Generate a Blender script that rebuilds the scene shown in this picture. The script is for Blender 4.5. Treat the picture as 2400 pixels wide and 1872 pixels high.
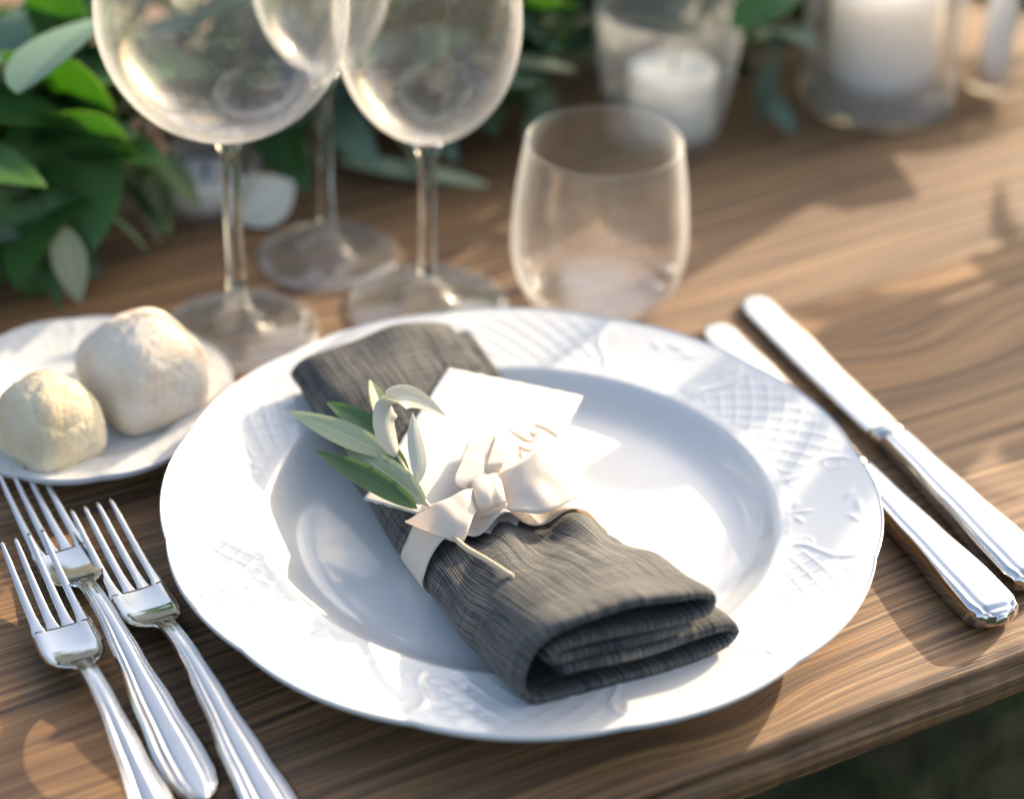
import bpy, bmesh, math, random
from math import sin, cos, pi, radians, sqrt, exp, atan2
from mathutils import Vector, Matrix, Euler, noise

sc = bpy.context.scene
for o in list(bpy.data.objects):
    bpy.data.objects.remove(o)
C = sc.collection
rnd = random.Random(7)

# ------------------------------------------------------------------ camera
cam_data = bpy.data.cameras.new('camera')
cam = bpy.data.objects.new('camera', cam_data)
C.objects.link(cam)
cam_right = Vector((0.9996573, 0.0144099, 0.0218538))
cam_up = Vector((-0.0261769, 0.5502921, 0.8345618))
cam_fwd = Vector((0.0000000, 0.8348479, -0.5504807))
M = Matrix((cam_right, cam_up, -cam_fwd)).transposed().to_4x4()
M.translation = Vector((-0.005173, -0.749020, 0.564869))
cam.matrix_world = M
cam_data.sensor_width = 36.0
cam_data.lens = 78.0
cam_data.clip_start = 0.02
cam_data.clip_end = 500.0
cam_data.dof.use_dof = True
cam_data.dof.focus_distance = 0.885
cam_data.dof.aperture_fstop = 3.5
cam_data.dof.aperture_blades = 0
sc.camera = cam

# ------------------------------------------------------------------ sky and sun
SUN_EL = radians(21.0)
SUN_AZ = radians(41.0)           # to the right of straight away from the camera
sun_dir = Vector((sin(SUN_AZ) * cos(SUN_EL), cos(SUN_AZ) * cos(SUN_EL), sin(SUN_EL)))
world = bpy.data.worlds.new('World')
sc.world = world
world.use_nodes = True
wn = world.node_tree.nodes
wl = world.node_tree.links
wn.clear()
sky = wn.new('ShaderNodeTexSky')
sky.sky_type = 'NISHITA'
sky.sun_disc = False
sky.sun_elevation = SUN_EL
sky.sun_rotation = SUN_AZ
sky.air_density = 1.0
sky.dust_density = 5.0
sky.ozone_density = 0.4
bg = wn.new('ShaderNodeBackground')
bg.inputs['Strength'].default_value = 0.15
wo = wn.new('ShaderNodeOutputWorld')
wl.new(sky.outputs[0], bg.inputs[0])
wl.new(bg.outputs[0], wo.inputs[0])

sun_data = bpy.data.lights.new('sun', 'SUN')
sun_data.energy = 3.5
sun_data.angle = radians(0.6)
sun_data.color = (1.0, 0.82, 0.60)
sun = bpy.data.objects.new('sun', sun_data)
C.objects.link(sun)
sun.rotation_euler = (-sun_dir).to_track_quat('-Z', 'Y').to_euler()

sc.view_settings.view_transform = 'Standard'
sc.view_settings.look = 'None'
sc.view_settings.exposure = 1.38
sc.view_settings.gamma = 1.0
sc.view_settings.use_curve_mapping = False
sc.render.engine = 'CYCLES'
sc.cycles.use_denoising = True
sc.cycles.max_bounces = 16
sc.cycles.transparent_max_bounces = 32
sc.cycles.transmission_bounces = 12
sc.cycles.glossy_bounces = 6
sc.cycles.diffuse_bounces = 4
sc.cycles.sample_clamp_indirect = 6.0
sc.cycles.caustics_reflective = False
sc.cycles.caustics_refractive = False

# ------------------------------------------------------------------ helpers
def tag(o, label=None, cat=None, group=None, kind=None):
    if label: o['label'] = label
    if cat: o['category'] = cat
    if group: o['group'] = group
    if kind: o['kind'] = kind
    return o

def empty(name, loc=(0, 0, 0), rz=0.0):
    o = bpy.data.objects.new(name, None)
    o.empty_display_size = 0.02
    C.objects.link(o)
    o.location = loc
    o.rotation_euler = (0, 0, rz)
    return o

def mesh(name, verts, faces, uvs=None, smooth=True, mats=None, fm=None):
    me = bpy.data.meshes.new(name)
    me.from_pydata([tuple(v) for v in verts], [], faces)
    if uvs is not None:
        ul = me.uv_layers.new(name='UVMap')
        for lp in me.loops:
            ul.data[lp.index].uv = uvs[lp.vertex_index]
    if smooth:
        me.polygons.foreach_set('use_smooth', [True] * len(me.polygons))
    if mats:
        for m in mats: me.materials.append(m)
    if fm:
        me.polygons.foreach_set('material_index', fm)
    me.update()
    return me

def obj(name, me, parent=None, mat=None):
    if mat is not None:
        me.materials.clear()
        me.materials.append(mat)
    o = bpy.data.objects.new(name, me)
    C.objects.link(o)
    if parent is not None: o.parent = parent
    return o

def fix_normals(me):
    bm = bmesh.new(); bm.from_mesh(me)
    bmesh.ops.recalc_face_normals(bm, faces=bm.faces)
    bm.to_mesh(me); bm.free()
    return me

def loft(rings, closed=True, caps=True, uv=True, name='m'):
    """rings: list of equally long point lists. Returns a mesh."""
    n = len(rings[0]); V = []; F = []; UV = []
    for i, r in enumerate(rings):
        for j, p in enumerate(r):
            V.append(p); UV.append((j / n, i / max(1, len(rings) - 1)))
    m = n if closed else n - 1
    for i in range(len(rings) - 1):
        for j in range(m):
            a = i * n + j; b = i * n + (j + 1) % n
            F.append((a, b, b + n, a + n))
    if closed and caps:
        F.append(tuple(range(n - 1, -1, -1)))
        F.append(tuple(range((len(rings) - 1) * n, len(rings) * n)))
    return fix_normals(mesh(name, V, F, UV if uv else None))

def lathe(prof, n=96, name='m', close=True):
    V = []; F = []; idx = []
    for (r, z) in prof:
        if r < 1e-6:
            idx.append([len(V)] * n); V.append((0, 0, z))
        else:
            idx.append(list(range(len(V), len(V) + n)))
            for j in range(n):
                a = 2 * pi * j / n
                V.append((r * cos(a), r * sin(a), z))
    for i in range(len(prof) - 1):
        A, B = idx[i], idx[i + 1]
        for j in range(n):
            k = (j + 1) % n
            q = []
            for v in (A[j], A[k], B[k], B[j]):
                if v not in q: q.append(v)
            if len(q) >= 3: F.append(tuple(q))
    return fix_normals(mesh(name, V, F))

def interp(tab, x):
    if x <= tab[0][0]: return tab[0][1]
    for (a, b), (c, d) in zip(tab, tab[1:]):
        if x <= c:
            t = (x - a) / (c - a); t = t * t * (3 - 2 * t)
            return b + (d - b) * t
    return tab[-1][1]

def cr(pts, t):
    """Catmull-Rom through pts, t in 0..1"""
    n = len(pts) - 1
    x = min(max(t, 0), 1) * n; i = min(int(x), n - 1); f = x - i
    p1, p2 = Vector(pts[i]), Vector(pts[i + 1])
    p0 = Vector(pts[i - 1]) if i > 0 else p1 * 2 - p2
    p3 = Vector(pts[i + 2]) if i + 2 <= n else p2 * 2 - p1
    return 0.5 * (2 * p1 + (p2 - p0) * f + (2 * p0 - 5 * p1 + 4 * p2 - p3) * f * f + (3 * p1 - p0 - 3 * p2 + p3) * f ** 3)

def crl(pts, n):
    return [cr(pts, i / (n - 1)) for i in range(n)]

def tube(path, radii, n=12, caps=True):
    rings = []; prev = None
    for i, p in enumerate(path):
        p = Vector(p)
        t = (Vector(path[min(i + 1, len(path) - 1)]) - Vector(path[max(i - 1, 0)])).normalized()
        if prev is None:
            up = Vector((0, 0, 1)) if abs(t.z) < 0.9 else Vector((1, 0, 0))
        else: up = prev
        s = t.cross(up).normalized(); up = s.cross(t).normalized(); prev = up
        r = radii[i] if isinstance(radii, (list, tuple)) else radii
        rings.append([p + (s * cos(2 * pi * k / n) + up * sin(2 * pi * k / n)) * r for k in range(n)])
    return loft(rings, True, caps)

# ------------------------------------------------------------------ materials
def new_mat(name):
    m = bpy.data.materials.new(name); m.use_nodes = True
    nt = m.node_tree; nt.nodes.clear()
    out = nt.nodes.new('ShaderNodeOutputMaterial')
    return m, nt, out

def N(nt, t, **kw):
    n = nt.nodes.new(t)
    for k, v in kw.items():
        if k.startswith('i_'):
            key = k[2:].replace('_', ' ')
            n.inputs[key].default_value = v
        else: setattr(n, k, v)
    return n

def ramp(nt, stops, interp='LINEAR'):
    r = nt.nodes.new('ShaderNodeValToRGB'); cr_ = r.color_ramp; cr_.interpolation = interp
    while len(cr_.elements) < len(stops): cr_.elements.new(0.5)
    for e, (p, c) in zip(cr_.elements, stops):
        e.position = p; e.color = (*c, 1) if len(c) == 3 else c
    return r

def principled(nt, out, **kw):
    p = nt.nodes.new('ShaderNodeBsdfPrincipled')
    for k, v in kw.items(): p.inputs[k].default_value = v
    nt.links.new(p.outputs[0], out.inputs[0])
    return p

def bump(nt, p, height, strength=0.3, dist=0.001):
    b = nt.nodes.new('ShaderNodeBump')
    b.inputs['Strength'].default_value = strength; b.inputs['Distance'].default_value = dist
    nt.links.new(height, b.inputs['Height']); nt.links.new(b.outputs[0], p.inputs['Normal'])
    return b

def mapping(nt, vec, scale=(1, 1, 1), loc=(0, 0, 0)):
    m = nt.nodes.new('ShaderNodeMapping')
    m.inputs['Scale'].default_value = scale; m.inputs['Location'].default_value = loc
    nt.links.new(vec, m.inputs['Vector']); return m.outputs[0]

def tex_noise(nt, vec, scale, detail=4, rough=0.5, dist=0.0):
    n = nt.nodes.new('ShaderNodeTexNoise')
    n.inputs['Scale'].default_value = scale; n.inputs['Detail'].default_value = detail
    n.inputs['Roughness'].default_value = rough; n.inputs['Distortion'].default_value = dist
    if vec is not None: nt.links.new(vec, n.inputs['Vector'])
    return n

def math_(nt, op, a, b=None, c=None):
    m = nt.nodes.new('ShaderNodeMath'); m.operation = op
    for i, v in enumerate((a, b, c)):
        if v is None: continue
        if isinstance(v, (int, float)): m.inputs[i].default_value = v
        else: nt.links.new(v, m.inputs[i])
    return m.outputs[0]

def mixc(nt, fac, a, b, mode='MIX'):
    m = nt.nodes.new('ShaderNodeMix'); m.data_type = 'RGBA'; m.blend_type = mode
    for sock, v in ((m.inputs['Factor'], fac), (m.inputs[6], a), (m.inputs[7], b)):
        if isinstance(v, (int, float)): sock.default_value = v
        elif isinstance(v, tuple): sock.default_value = (*v, 1) if len(v) == 3 else v
        else: nt.links.new(v, sock)
    return m.outputs[2]

def wood_mat():
    m, nt, out = new_mat('stained_wood')
    p = principled(nt, out, Roughness=0.5)
    tc = nt.nodes.new('ShaderNodeTexCoord'); v = tc.outputs['Object']
    oi = nt.nodes.new('ShaderNodeObjectInfo')
    # slow wander of the grain, with swirls round hidden knots
    w1 = tex_noise(nt, mapping(nt, v, (2.2, 5.0, 5.0)), 1.0, 2, 0.45, 0.2)
    sep = nt.nodes.new('ShaderNodeSeparateXYZ'); nt.links.new(v, sep.inputs[0])
    yz = math_(nt, 'ADD', sep.outputs[1], math_(nt, 'MULTIPLY', sep.outputs[2], 0.9))
    yy = math_(nt, 'ADD', yz, math_(nt, 'MULTIPLY', math_(nt, 'SUBTRACT', w1.outputs[0], 0.5), 0.050))
    for (kx, ky, ka, lx, ly) in ((-0.058, 0.083, 0.016, 0.045, 0.022), (-0.13, 0.018, 0.010, 0.03, 0.012), (0.10, 0.20, 0.018, 0.05, 0.03), (-0.62, 0.10, 0.014, 0.04, 0.02)):
        dx = math_(nt, 'MULTIPLY', math_(nt, 'SUBTRACT', sep.outputs[0], kx), 1 / lx)
        dy = math_(nt, 'MULTIPLY', math_(nt, 'SUBTRACT', sep.outputs[1], ky), 1 / ly)
        e_ = math_(nt, 'ADD', math_(nt, 'MULTIPLY', dx, dx), math_(nt, 'MULTIPLY', dy, dy))
        yy = math_(nt, 'ADD', yy, math_(nt, 'MULTIPLY', math_(nt, 'POWER', 2.718, math_(nt, 'MULTIPLY', e_, -1.0)), ka))
    yy = math_(nt, 'ADD', yy, math_(nt, 'MULTIPLY', oi.outputs['Random'], 3.7))
    comb = nt.nodes.new('ShaderNodeCombineXYZ')
    nt.links.new(math_(nt, 'MULTIPLY', sep.outputs[0], 0.010), comb.inputs[0])
    nt.links.new(yy, comb.inputs[1])
    ring = tex_noise(nt, comb.outputs[0], 300.0, 3, 0.55)
    ring2 = tex_noise(nt, comb.outputs[0], 820.0, 3, 0.65)
    wide = tex_noise(nt, comb.outputs[0], 28.0, 3, 0.5)
    fib = tex_noise(nt, mapping(nt, v, (9, 1500, 1500)), 1.0, 3, 0.65)
    blot = tex_noise(nt, mapping(nt, v, (3, 9, 9)), 1.3, 5, 0.6)
    rr = ramp(nt, [(0.32, (0.050, 0.022, 0.006)), (0.45, (0.165, 0.080, 0.026)), (0.58, (0.30, 0.166, 0.062)), (0.76, (0.44, 0.27, 0.12))])
    nt.links.new(ring.outputs[0], rr.inputs[0])
    rw = ramp(nt, [(0.30, (0.60, 0.52, 0.46)), (0.70, (1.18, 1.18, 1.18))])
    nt.links.new(wide.outputs[0], rw.inputs[0])
    c = mixc(nt, 1.0, rr.outputs[0], rw.outputs[0], 'MULTIPLY')
    r2 = ramp(nt, [(0.38, (0.42, 0.38, 0.35)), (0.50, (1.0, 1.0, 1.0)), (0.68, (1.25, 1.22, 1.18))]); nt.links.new(ring2.outputs[0], r2.inputs[0])
    c = mixc(nt, 1.0, c, r2.outputs[0], 'MULTIPLY')
    rf = ramp(nt, [(0.32, (0.62, 0.60, 0.58)), (0.55, (1.05, 1.05, 1.05))]); nt.links.new(fib.outputs[0], rf.inputs[0])
    c = mixc(nt, 1.0, c, rf.outputs[0], 'MULTIPLY')
    # greyed, weathered patches
    rb = ramp(nt, [(0.45, (0, 0, 0)), (0.75, (1, 1, 1))]); nt.links.new(blot.outputs[0], rb.inputs[0])
    c = mixc(nt, math_(nt, 'MULTIPLY', rb.outputs[0], 0.35), c, (0.25, 0.155, 0.080))
    nt.links.new(c, p.inputs['Base Color'])
    ro = ramp(nt, [(0.35, (0.72, 0.72, 0.72)), (0.7, (0.56, 0.56, 0.56))]); nt.links.new(ring.outputs[0], ro.inputs[0])
    nt.links.new(ro.outputs[0], p.inputs['Roughness'])
    p.inputs['Specular IOR Level'].default_value = 0.8
    h = math_(nt, 'ADD', math_(nt, 'MULTIPLY', math_(nt, 'ADD', ring.outputs[0], ring2.outputs[0]), 0.8), math_(nt, 'MULTIPLY', fib.outputs[0], 0.5))
    bump(nt, p, h, 0.55, 0.0012)
    return m

def porcelain_mat():
    m, nt, out = new_mat('white_porcelain')
    p = principled(nt, out, Roughness=0.16)
    p.inputs['Base Color'].default_value = (0.66, 0.668, 0.66, 1)
    p.inputs['Coat Weight'].default_value = 0.5; p.inputs['Coat Roughness'].default_value = 0.05
    tc = nt.nodes.new('ShaderNodeTexCoord')
    n = tex_noise(nt, tc.outputs['Object'], 40, 3)
    bump(nt, p, n.outputs[0], 0.06, 0.001)
    n2 = tex_noise(nt, tc.outputs['Object'], 120, 4)
    r = ramp(nt, [(0.3, (0.10, 0.10, 0.10)), (0.7, (0.22, 0.22, 0.22))]); nt.links.new(n2.outputs[0], r.inputs[0])
    nt.links.new(r.outputs[0], p.inputs['Roughness'])
    return m

def steel_mat(name, rough, col=(0.86, 0.85, 0.83)):
    m, nt, out = new_mat(name)
    p = principled(nt, out, Metallic=1.0, Roughness=rough)
    p.inputs['Base Color'].default_value = (*col, 1)
    tc = nt.nodes.new('ShaderNodeTexCoord')
    n = tex_noise(nt, mapping(nt, tc.outputs['Object'], (30, 400, 400)), 1.0, 4)
    r = ramp(nt, [(0.3, (rough * .7,) * 3), (0.7, (rough * 1.4,) * 3)]); nt.links.new(n.outputs[0], r.inputs[0])
    nt.links.new(r.outputs[0], p.inputs['Roughness'])
    n2 = tex_noise(nt, tc.outputs['Object'], 90, 2); bump(nt, p, n2.outputs[0], 0.05, 0.0006)
    return m

def linen_mat():
    m, nt, out = new_mat('grey_linen')
    p = principled(nt, out, Roughness=0.9)
    p.inputs['Sheen Weight'].default_value = 0.2; p.inputs['Sheen Roughness'].default_value = 0.3; p.inputs['Sheen Tint'].default_value = (1.0, 0.95, 0.88, 1)
    p.inputs['Specular IOR Level'].default_value = 0.15
    uv = nt.nodes.new('ShaderNodeUVMap').outputs[0]      # u across the cloth in metres, v along in metres
    warp = tex_noise(nt, mapping(nt, uv, (2100, 40, 1)), 1.0, 2, 0.6)
    slub = tex_noise(nt, mapping(nt, uv, (950, 9, 1)), 1.0, 3, 0.7)
    weft = tex_noise(nt, mapping(nt, uv, (40, 1500, 1)), 1.0, 2, 0.5)
    cloud = tex_noise(nt, mapping(nt, uv, (25, 25, 1)), 1.0, 3)
    wv = nt.nodes.new('ShaderNodeTexWave'); wv.wave_type = 'BANDS'; wv.bands_direction = 'X'
    wv.inputs['Scale'].default_value = 300.0; wv.inputs['Distortion'].default_value = 1.2; wv.inputs['Detail'].default_value = 1.0
    nt.links.new(mapping(nt, uv, (1, 0.12, 1)), wv.inputs['Vector'])
    a = math_(nt, 'ADD', math_(nt, 'MULTIPLY', warp.outputs[0], 0.40), math_(nt, 'MULTIPLY', slub.outputs[0], 0.40))
    a = math_(nt, 'ADD', a, math_(nt, 'MULTIPLY', weft.outputs[0], 0.24))
    a = math_(nt, 'ADD', a, math_(nt, 'MULTIPLY', cloud.outputs[0], 0.16))
    a = math_(nt, 'ADD', a, math_(nt, 'MULTIPLY', wv.outputs['Fac'], 0.12))
    r = ramp(nt, [(0.51, (0.010, 0.014, 0.019)), (0.63, (0.042, 0.048, 0.054)), (0.77, (0.20, 0.187, 0.168))])
    nt.links.new(a, r.inputs[0]); nt.links.new(r.outputs[0], p.inputs['Base Color'])
    bump(nt, p, a, 0.8, 0.0007)
    return m

def ribbon_mat():
    m, nt, out = new_mat('cream_silk_ribbon')
    p = principled(nt, out, Roughness=0.55)
    p.inputs['Base Color'].default_value = (0.80, 0.70, 0.61, 1)
    p.inputs['Sheen Weight'].default_value = 0.3
    uv = nt.nodes.new('ShaderNodeUVMap').outputs[0]
    wv = nt.nodes.new('ShaderNodeTexWave'); wv.bands_direction = 'Y'
    wv.inputs['Scale'].default_value = 420.0; wv.inputs['Distortion'].default_value = 0.6
    nt.links.new(uv, wv.inputs['Vector'])
    n = tex_noise(nt, mapping(nt, uv, (900, 900, 1)), 1.0, 2)
    h = math_(nt, 'ADD', wv.outputs['Fac'], n.outputs[0])
    bump(nt, p, h, 0.14, 0.0003)
    r = ramp(nt, [(0.3, (0.74, 0.68, 0.61)), (1.2 / 1.5, (0.80, 0.75, 0.68))]); nt.links.new(math_(nt, 'MULTIPLY', h, 0.5), r.inputs[0])
    nt.links.new(r.outputs[0], p.inputs['Base Color'])
    tl = nt.nodes.new('ShaderNodeBsdfTranslucent'); tl.inputs[0].default_value = (0.80, 0.70, 0.58, 1)
    mx = nt.nodes.new('ShaderNodeMixShader'); mx.inputs[0].default_value = 0.38
    nt.links.new(p.outputs[0], mx.inputs[1]); nt.links.new(tl.outputs[0], mx.inputs[2]); nt.links.new(mx.outputs[0], out.inputs[0])
    return m

def paper_mat():
    m, nt, out = new_mat('cotton_paper')
    p = principled(nt, out, Roughness=0.9)
    p.inputs['Specular IOR Level'].default_value = 0.2
    tc = nt.nodes.new('ShaderNodeTexCoord')
    n = tex_noise(nt, tc.outputs['Object'], 900, 4, 0.6)
    r = ramp(nt, [(0.3, (0.58, 0.572, 0.555)), (0.7, (0.63, 0.622, 0.605))]); nt.links.new(n.outputs[0], r.inputs[0])
    nt.links.new(r.outputs[0], p.inputs['Base Color'])
    n2 = tex_noise(nt, tc.outputs['Object'], 260, 4, 0.6)
    bump(nt, p, n2.outputs[0], 0.25, 0.0006)
    return m

def plain(name, col, rough=0.6, **kw):
    m, nt, out = new_mat(name)
    p = principled(nt, out, Roughness=rough)
    tc = nt.nodes.new('ShaderNodeTexCoord')
    n = tex_noise(nt, tc.outputs['Object'], kw.get('scale', 150), 4)
    lo = tuple(c * (1 - kw.get('var', 0.15)) for c in col); hi = tuple(min(1, c * (1 + kw.get('var', 0.15))) for c in col)
    r = ramp(nt, [(0.3, lo), (0.7, hi)]); nt.links.new(n.outputs[0], r.inputs[0]); nt.links.new(r.outputs[0], p.inputs['Base Color'])
    bump(nt, p, n.outputs[0], kw.get('bump', 0.2), 0.001)
    if 'sss' in kw:
        p.inputs['Subsurface Weight'].default_value = kw['sss']; p.inputs['Subsurface Radius'].default_value = kw.get('rad', (0.02, 0.014, 0.009)); p.inputs['Subsurface Scale'].default_value = 1.0
    return m

def leaf_mat(name, col, rough=0.4, trans=0.25, tcol=None, var=0.35, vein=0.05):
    m, nt, out = new_mat(name)
    p = principled(nt, out, Roughness=rough)
    uv = nt.nodes.new('ShaderNodeUVMap').outputs[0]
    sep = nt.nodes.new('ShaderNodeSeparateXYZ'); nt.links.new(uv, sep.inputs[0])
    oi = nt.nodes.new('ShaderNodeObjectInfo')
    a = math_(nt, 'ABSOLUTE', math_(nt, 'SUBTRACT', sep.outputs[0], 0.5))
    mid = math_(nt, 'LESS_THAN', a, 0.030)
    sv = nt.nodes.new('ShaderNodeTexWave'); sv.bands_direction = 'Y'; sv.inputs['Scale'].default_value = 3.2; sv.inputs['Distortion'].default_value = 1.5
    cb = nt.nodes.new('ShaderNodeCombineXYZ'); nt.links.new(math_(nt, 'SUBTRACT', sep.outputs[1], math_(nt, 'MULTIPLY', a, 0.5)), cb.inputs[1]); nt.links.new(cb.outputs[0], sv.inputs['Vector'])
    tc = nt.nodes.new('ShaderNodeTexCoord')
    n = tex_noise(nt, tc.outputs['Object'], 60, 4)
    f = math_(nt, 'ADD', math_(nt, 'MULTIPLY', oi.outputs['Random'], 0.7), math_(nt, 'MULTIPLY', n.outputs[0], 0.5))
    lo = tuple(c * (1 - var) for c in col); hi = tuple(c * (1 + var) for c in col)
    r = ramp(nt, [(0.15, lo), (0.95, hi)]); nt.links.new(f, r.inputs[0])
    c = mixc(nt, math_(nt, 'MULTIPLY', mid, 0.45), r.outputs[0], tuple(min(1, c * 1.7 + 0.05) for c in col))
    c = mixc(nt, math_(nt, 'MULTIPLY', sv.outputs['Fac'], vein), c, tuple(min(1, c * 1.5 + 0.02) for c in col))
    nt.links.new(c, p.inputs['Base Color'])
    bump(nt, p, math_(nt, 'ADD', math_(nt, 'MULTIPLY', sv.outputs['Fac'], vein * 6), n.outputs[0]), 0.12, 0.001)
    tl = nt.nodes.new('ShaderNodeBsdfTranslucent')
    tl.inputs[0].default_value = (*(tcol or tuple(min(1, c * 2.2) for c in col)), 1)
    mx = nt.nodes.new('ShaderNodeMixShader'); mx.inputs[0].default_value = trans
    nt.links.new(p.outputs[0], mx.inputs[1]); nt.links.new(tl.outputs[0], mx.inputs[2]); nt.links.new(mx.outputs[0], out.inputs[0])
    return m

def thin_glass_mat(name='thin_glass', tint=(0.97, 0.985, 0.98), haze=0.02, gain=1.0, rough=0.02, edge=0.25):
    """blown glass wall: clear transmission, Fresnel reflection, white haze painting in bright edges"""
    m, nt, out = new_mat(name)
    tr = nt.nodes.new('ShaderNodeBsdfTransparent'); tr.inputs[0].default_value = (*tint, 1)
    gl = nt.nodes.new('ShaderNodeBsdfGlossy'); gl.inputs['Roughness'].default_value = rough
    lw = nt.nodes.new('ShaderNodeLayerWeight'); lw.inputs['Blend'].default_value = 0.5
    fr = math_(nt, 'ADD', math_(nt, 'MULTIPLY', math_(nt, 'POWER', lw.outputs['Facing'], 3.0), 0.90), 0.032)
    tc = nt.nodes.new('ShaderNodeTexCoord')
    nz = tex_noise(nt, tc.outputs['Object'], 95, 3)
    b = nt.nodes.new('ShaderNodeBump'); b.inputs['Strength'].default_value = 0.16; b.inputs['Distance'].default_value = 0.001
    nt.links.new(nz.outputs[0], b.inputs['Height']); nt.links.new(b.outputs[0], gl.inputs['Normal'])
    f = math_(nt, 'MULTIPLY', fr, gain)
    mx = nt.nodes.new('ShaderNodeMixShader')
    nt.links.new(f, mx.inputs[0]); nt.links.new(tr.outputs[0], mx.inputs[1]); nt.links.new(gl.outputs[0], mx.inputs[2])
    d1 = nt.nodes.new('ShaderNodeBsdfTranslucent'); d1.inputs[0].default_value = (0.95, 0.95, 0.93, 1)
    d2 = nt.nodes.new('ShaderNodeBsdfDiffuse'); d2.inputs[0].default_value = (0.95, 0.95, 0.93, 1)
    df = nt.nodes.new('ShaderNodeAddShader'); nt.links.new(d1.outputs[0], df.inputs[0]); nt.links.new(d2.outputs[0], df.inputs[1])
    df_half = nt.nodes.new('ShaderNodeMixShader'); df_half.inputs[0].default_value = 0.5; nt.links.new(d1.outputs[0], df_half.inputs[1]); nt.links.new(d2.outputs[0], df_half.inputs[2]); df = df_half
    sp = tex_noise(nt, tc.outputs['Object'], 420, 2)
    rs = ramp(nt, [(0.60, (haze,) * 3), (0.72, (min(1, haze * 4),) * 3)]); nt.links.new(sp.outputs[0], rs.inputs[0])
    hz = math_(nt, 'ADD', rs.outputs[0], math_(nt, 'MULTIPLY', math_(nt, 'POWER', lw.outputs['Facing'], 5.0), edge))  # white mixed in at grazing angles to paint a bright edge
    mx2 = nt.nodes.new('ShaderNodeMixShader'); nt.links.new(hz, mx2.inputs[0])
    nt.links.new(mx.outputs[0], mx2.inputs[1]); nt.links.new(df.outputs[0], mx2.inputs[2])
    nt.links.new(mx2.outputs[0], out.inputs[0])
    return m

def solid_glass_mat():
    m, nt, out = new_mat('solid_glass')
    g = nt.nodes.new('ShaderNodeBsdfGlass'); g.inputs['IOR'].default_value = 1.5; g.inputs['Roughness'].default_value = 0.0
    g.inputs['Color'].default_value = (0.97, 0.985, 0.98, 1)
    nt.links.new(g.outputs[0], out.inputs[0])
    return m

WOOD = wood_mat(); PORC = porcelain_mat(); LINEN = linen_mat(); RIBBON = ribbon_mat(); PAPER = paper_mat()
STEEL = steel_mat('polished_steel', 0.12, (0.66, 0.66, 0.65)); BLADE = steel_mat('knife_blade_steel', 0.22, (0.72, 0.72, 0.71))
THIN = thin_glass_mat('thin_glass', (0.998, 0.999, 0.998), 0.010, 0.9, 0.02, 0.70); FOOT = thin_glass_mat('foot_glass', (0.99, 0.995, 0.99), 0.07, 1.4, 0.03, 0.5); SOLID = solid_glass_mat()
PRESSED = thin_glass_mat('pressed_glass', (0.985, 0.99, 0.975), 0.10, 1.0, 0.08, 0.3)
JAR = thin_glass_mat('jar_base_glass', (0.97, 0.985, 0.985), 0.22, 1.2, 0.05, 0.3)
GOLD = plain('gold_ink', (0.32, 0.22, 0.085), 0.5, var=0.1)
WAX = plain('white_wax', (0.90, 0.87, 0.82), 0.45, var=0.02, bump=0.08, sss=1.0, rad=(0.05, 0.042, 0.034))
WICK = plain('burnt_wick', (0.03, 0.025, 0.02), 0.9)
TWIG = plain('green_twig', (0.20, 0.19, 0.09), 0.6)
CUTTWIG = plain('pale_twig', (0.50, 0.42, 0.30), 0.6)
BERRY = plain('dusty_berry', (0.42, 0.24, 0.17), 0.6)
L_BROAD = leaf_mat('broad_leaf_face', (0.060, 0.150, 0.042), 0.34, 0.42, (0.26, 0.52, 0.05))
L_BROADB = leaf_mat('broad_leaf_back', (0.07, 0.14, 0.05), 0.55, 0.42, (0.26, 0.52, 0.05))
L_EUC = leaf_mat('eucalyptus_leaf', (0.15, 0.24, 0.17), 0.6, 0.28, (0.24, 0.38, 0.13))
L_OLIVE = leaf_mat('olive_leaf_face', (0.065, 0.130, 0.048), 0.42, 0.25, (0.24, 0.40, 0.08), 0.3, 0.035)
L_SILVER = leaf_mat('olive_leaf_back', (0.46, 0.50, 0.32), 0.65, 0.28, (0.55, 0.60, 0.26), 0.12, 0.03)
L_PALE = leaf_mat('silver_leaf', (0.62, 0.62, 0.54), 0.7, 0.25, (0.6, 0.6, 0.42), 0.1, 0.02)

# ------------------------------------------------------------------ ground
GZ = -0.75
gm, nt, out = new_mat('shade_toned_soil')
p = principled(nt, out, Roughness=0.95)
tc = nt.nodes.new('ShaderNodeTexCoord')
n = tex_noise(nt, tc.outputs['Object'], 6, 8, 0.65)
r = ramp(nt, [(0.3, (0.003, 0.006, 0.002)), (0.7, (0.006, 0.016, 0.004))]); nt.links.new(n.outputs[0], r.inputs[0]); nt.links.new(r.outputs[0], p.inputs['Base Color'])  # darkened in place of shade, the sun reaches this ground
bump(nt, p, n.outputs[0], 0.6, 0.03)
g = 200
V = []; Fq = []
ns = 40
for i in range(ns + 1):
    for j in range(ns + 1):
        x = ((i / ns) * 2 - 1); y = ((j / ns) * 2 - 1)
        x = x * abs(x) ** 2 * g; y = y * abs(y) ** 2 * g
        V.append((x, y, 0.02 * noise.noise(Vector((x * 0.8, y * 0.8, 0)))))
for i in range(ns):
    for j in range(ns):
        a = i * (ns + 1) + j; Fq.append((a, a + ns + 1, a + ns + 2, a + 1))
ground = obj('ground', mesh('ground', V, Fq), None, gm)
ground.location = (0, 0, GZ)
tag(ground, 'lawn below the table with shade put into its dark green', kind='structure')

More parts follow.
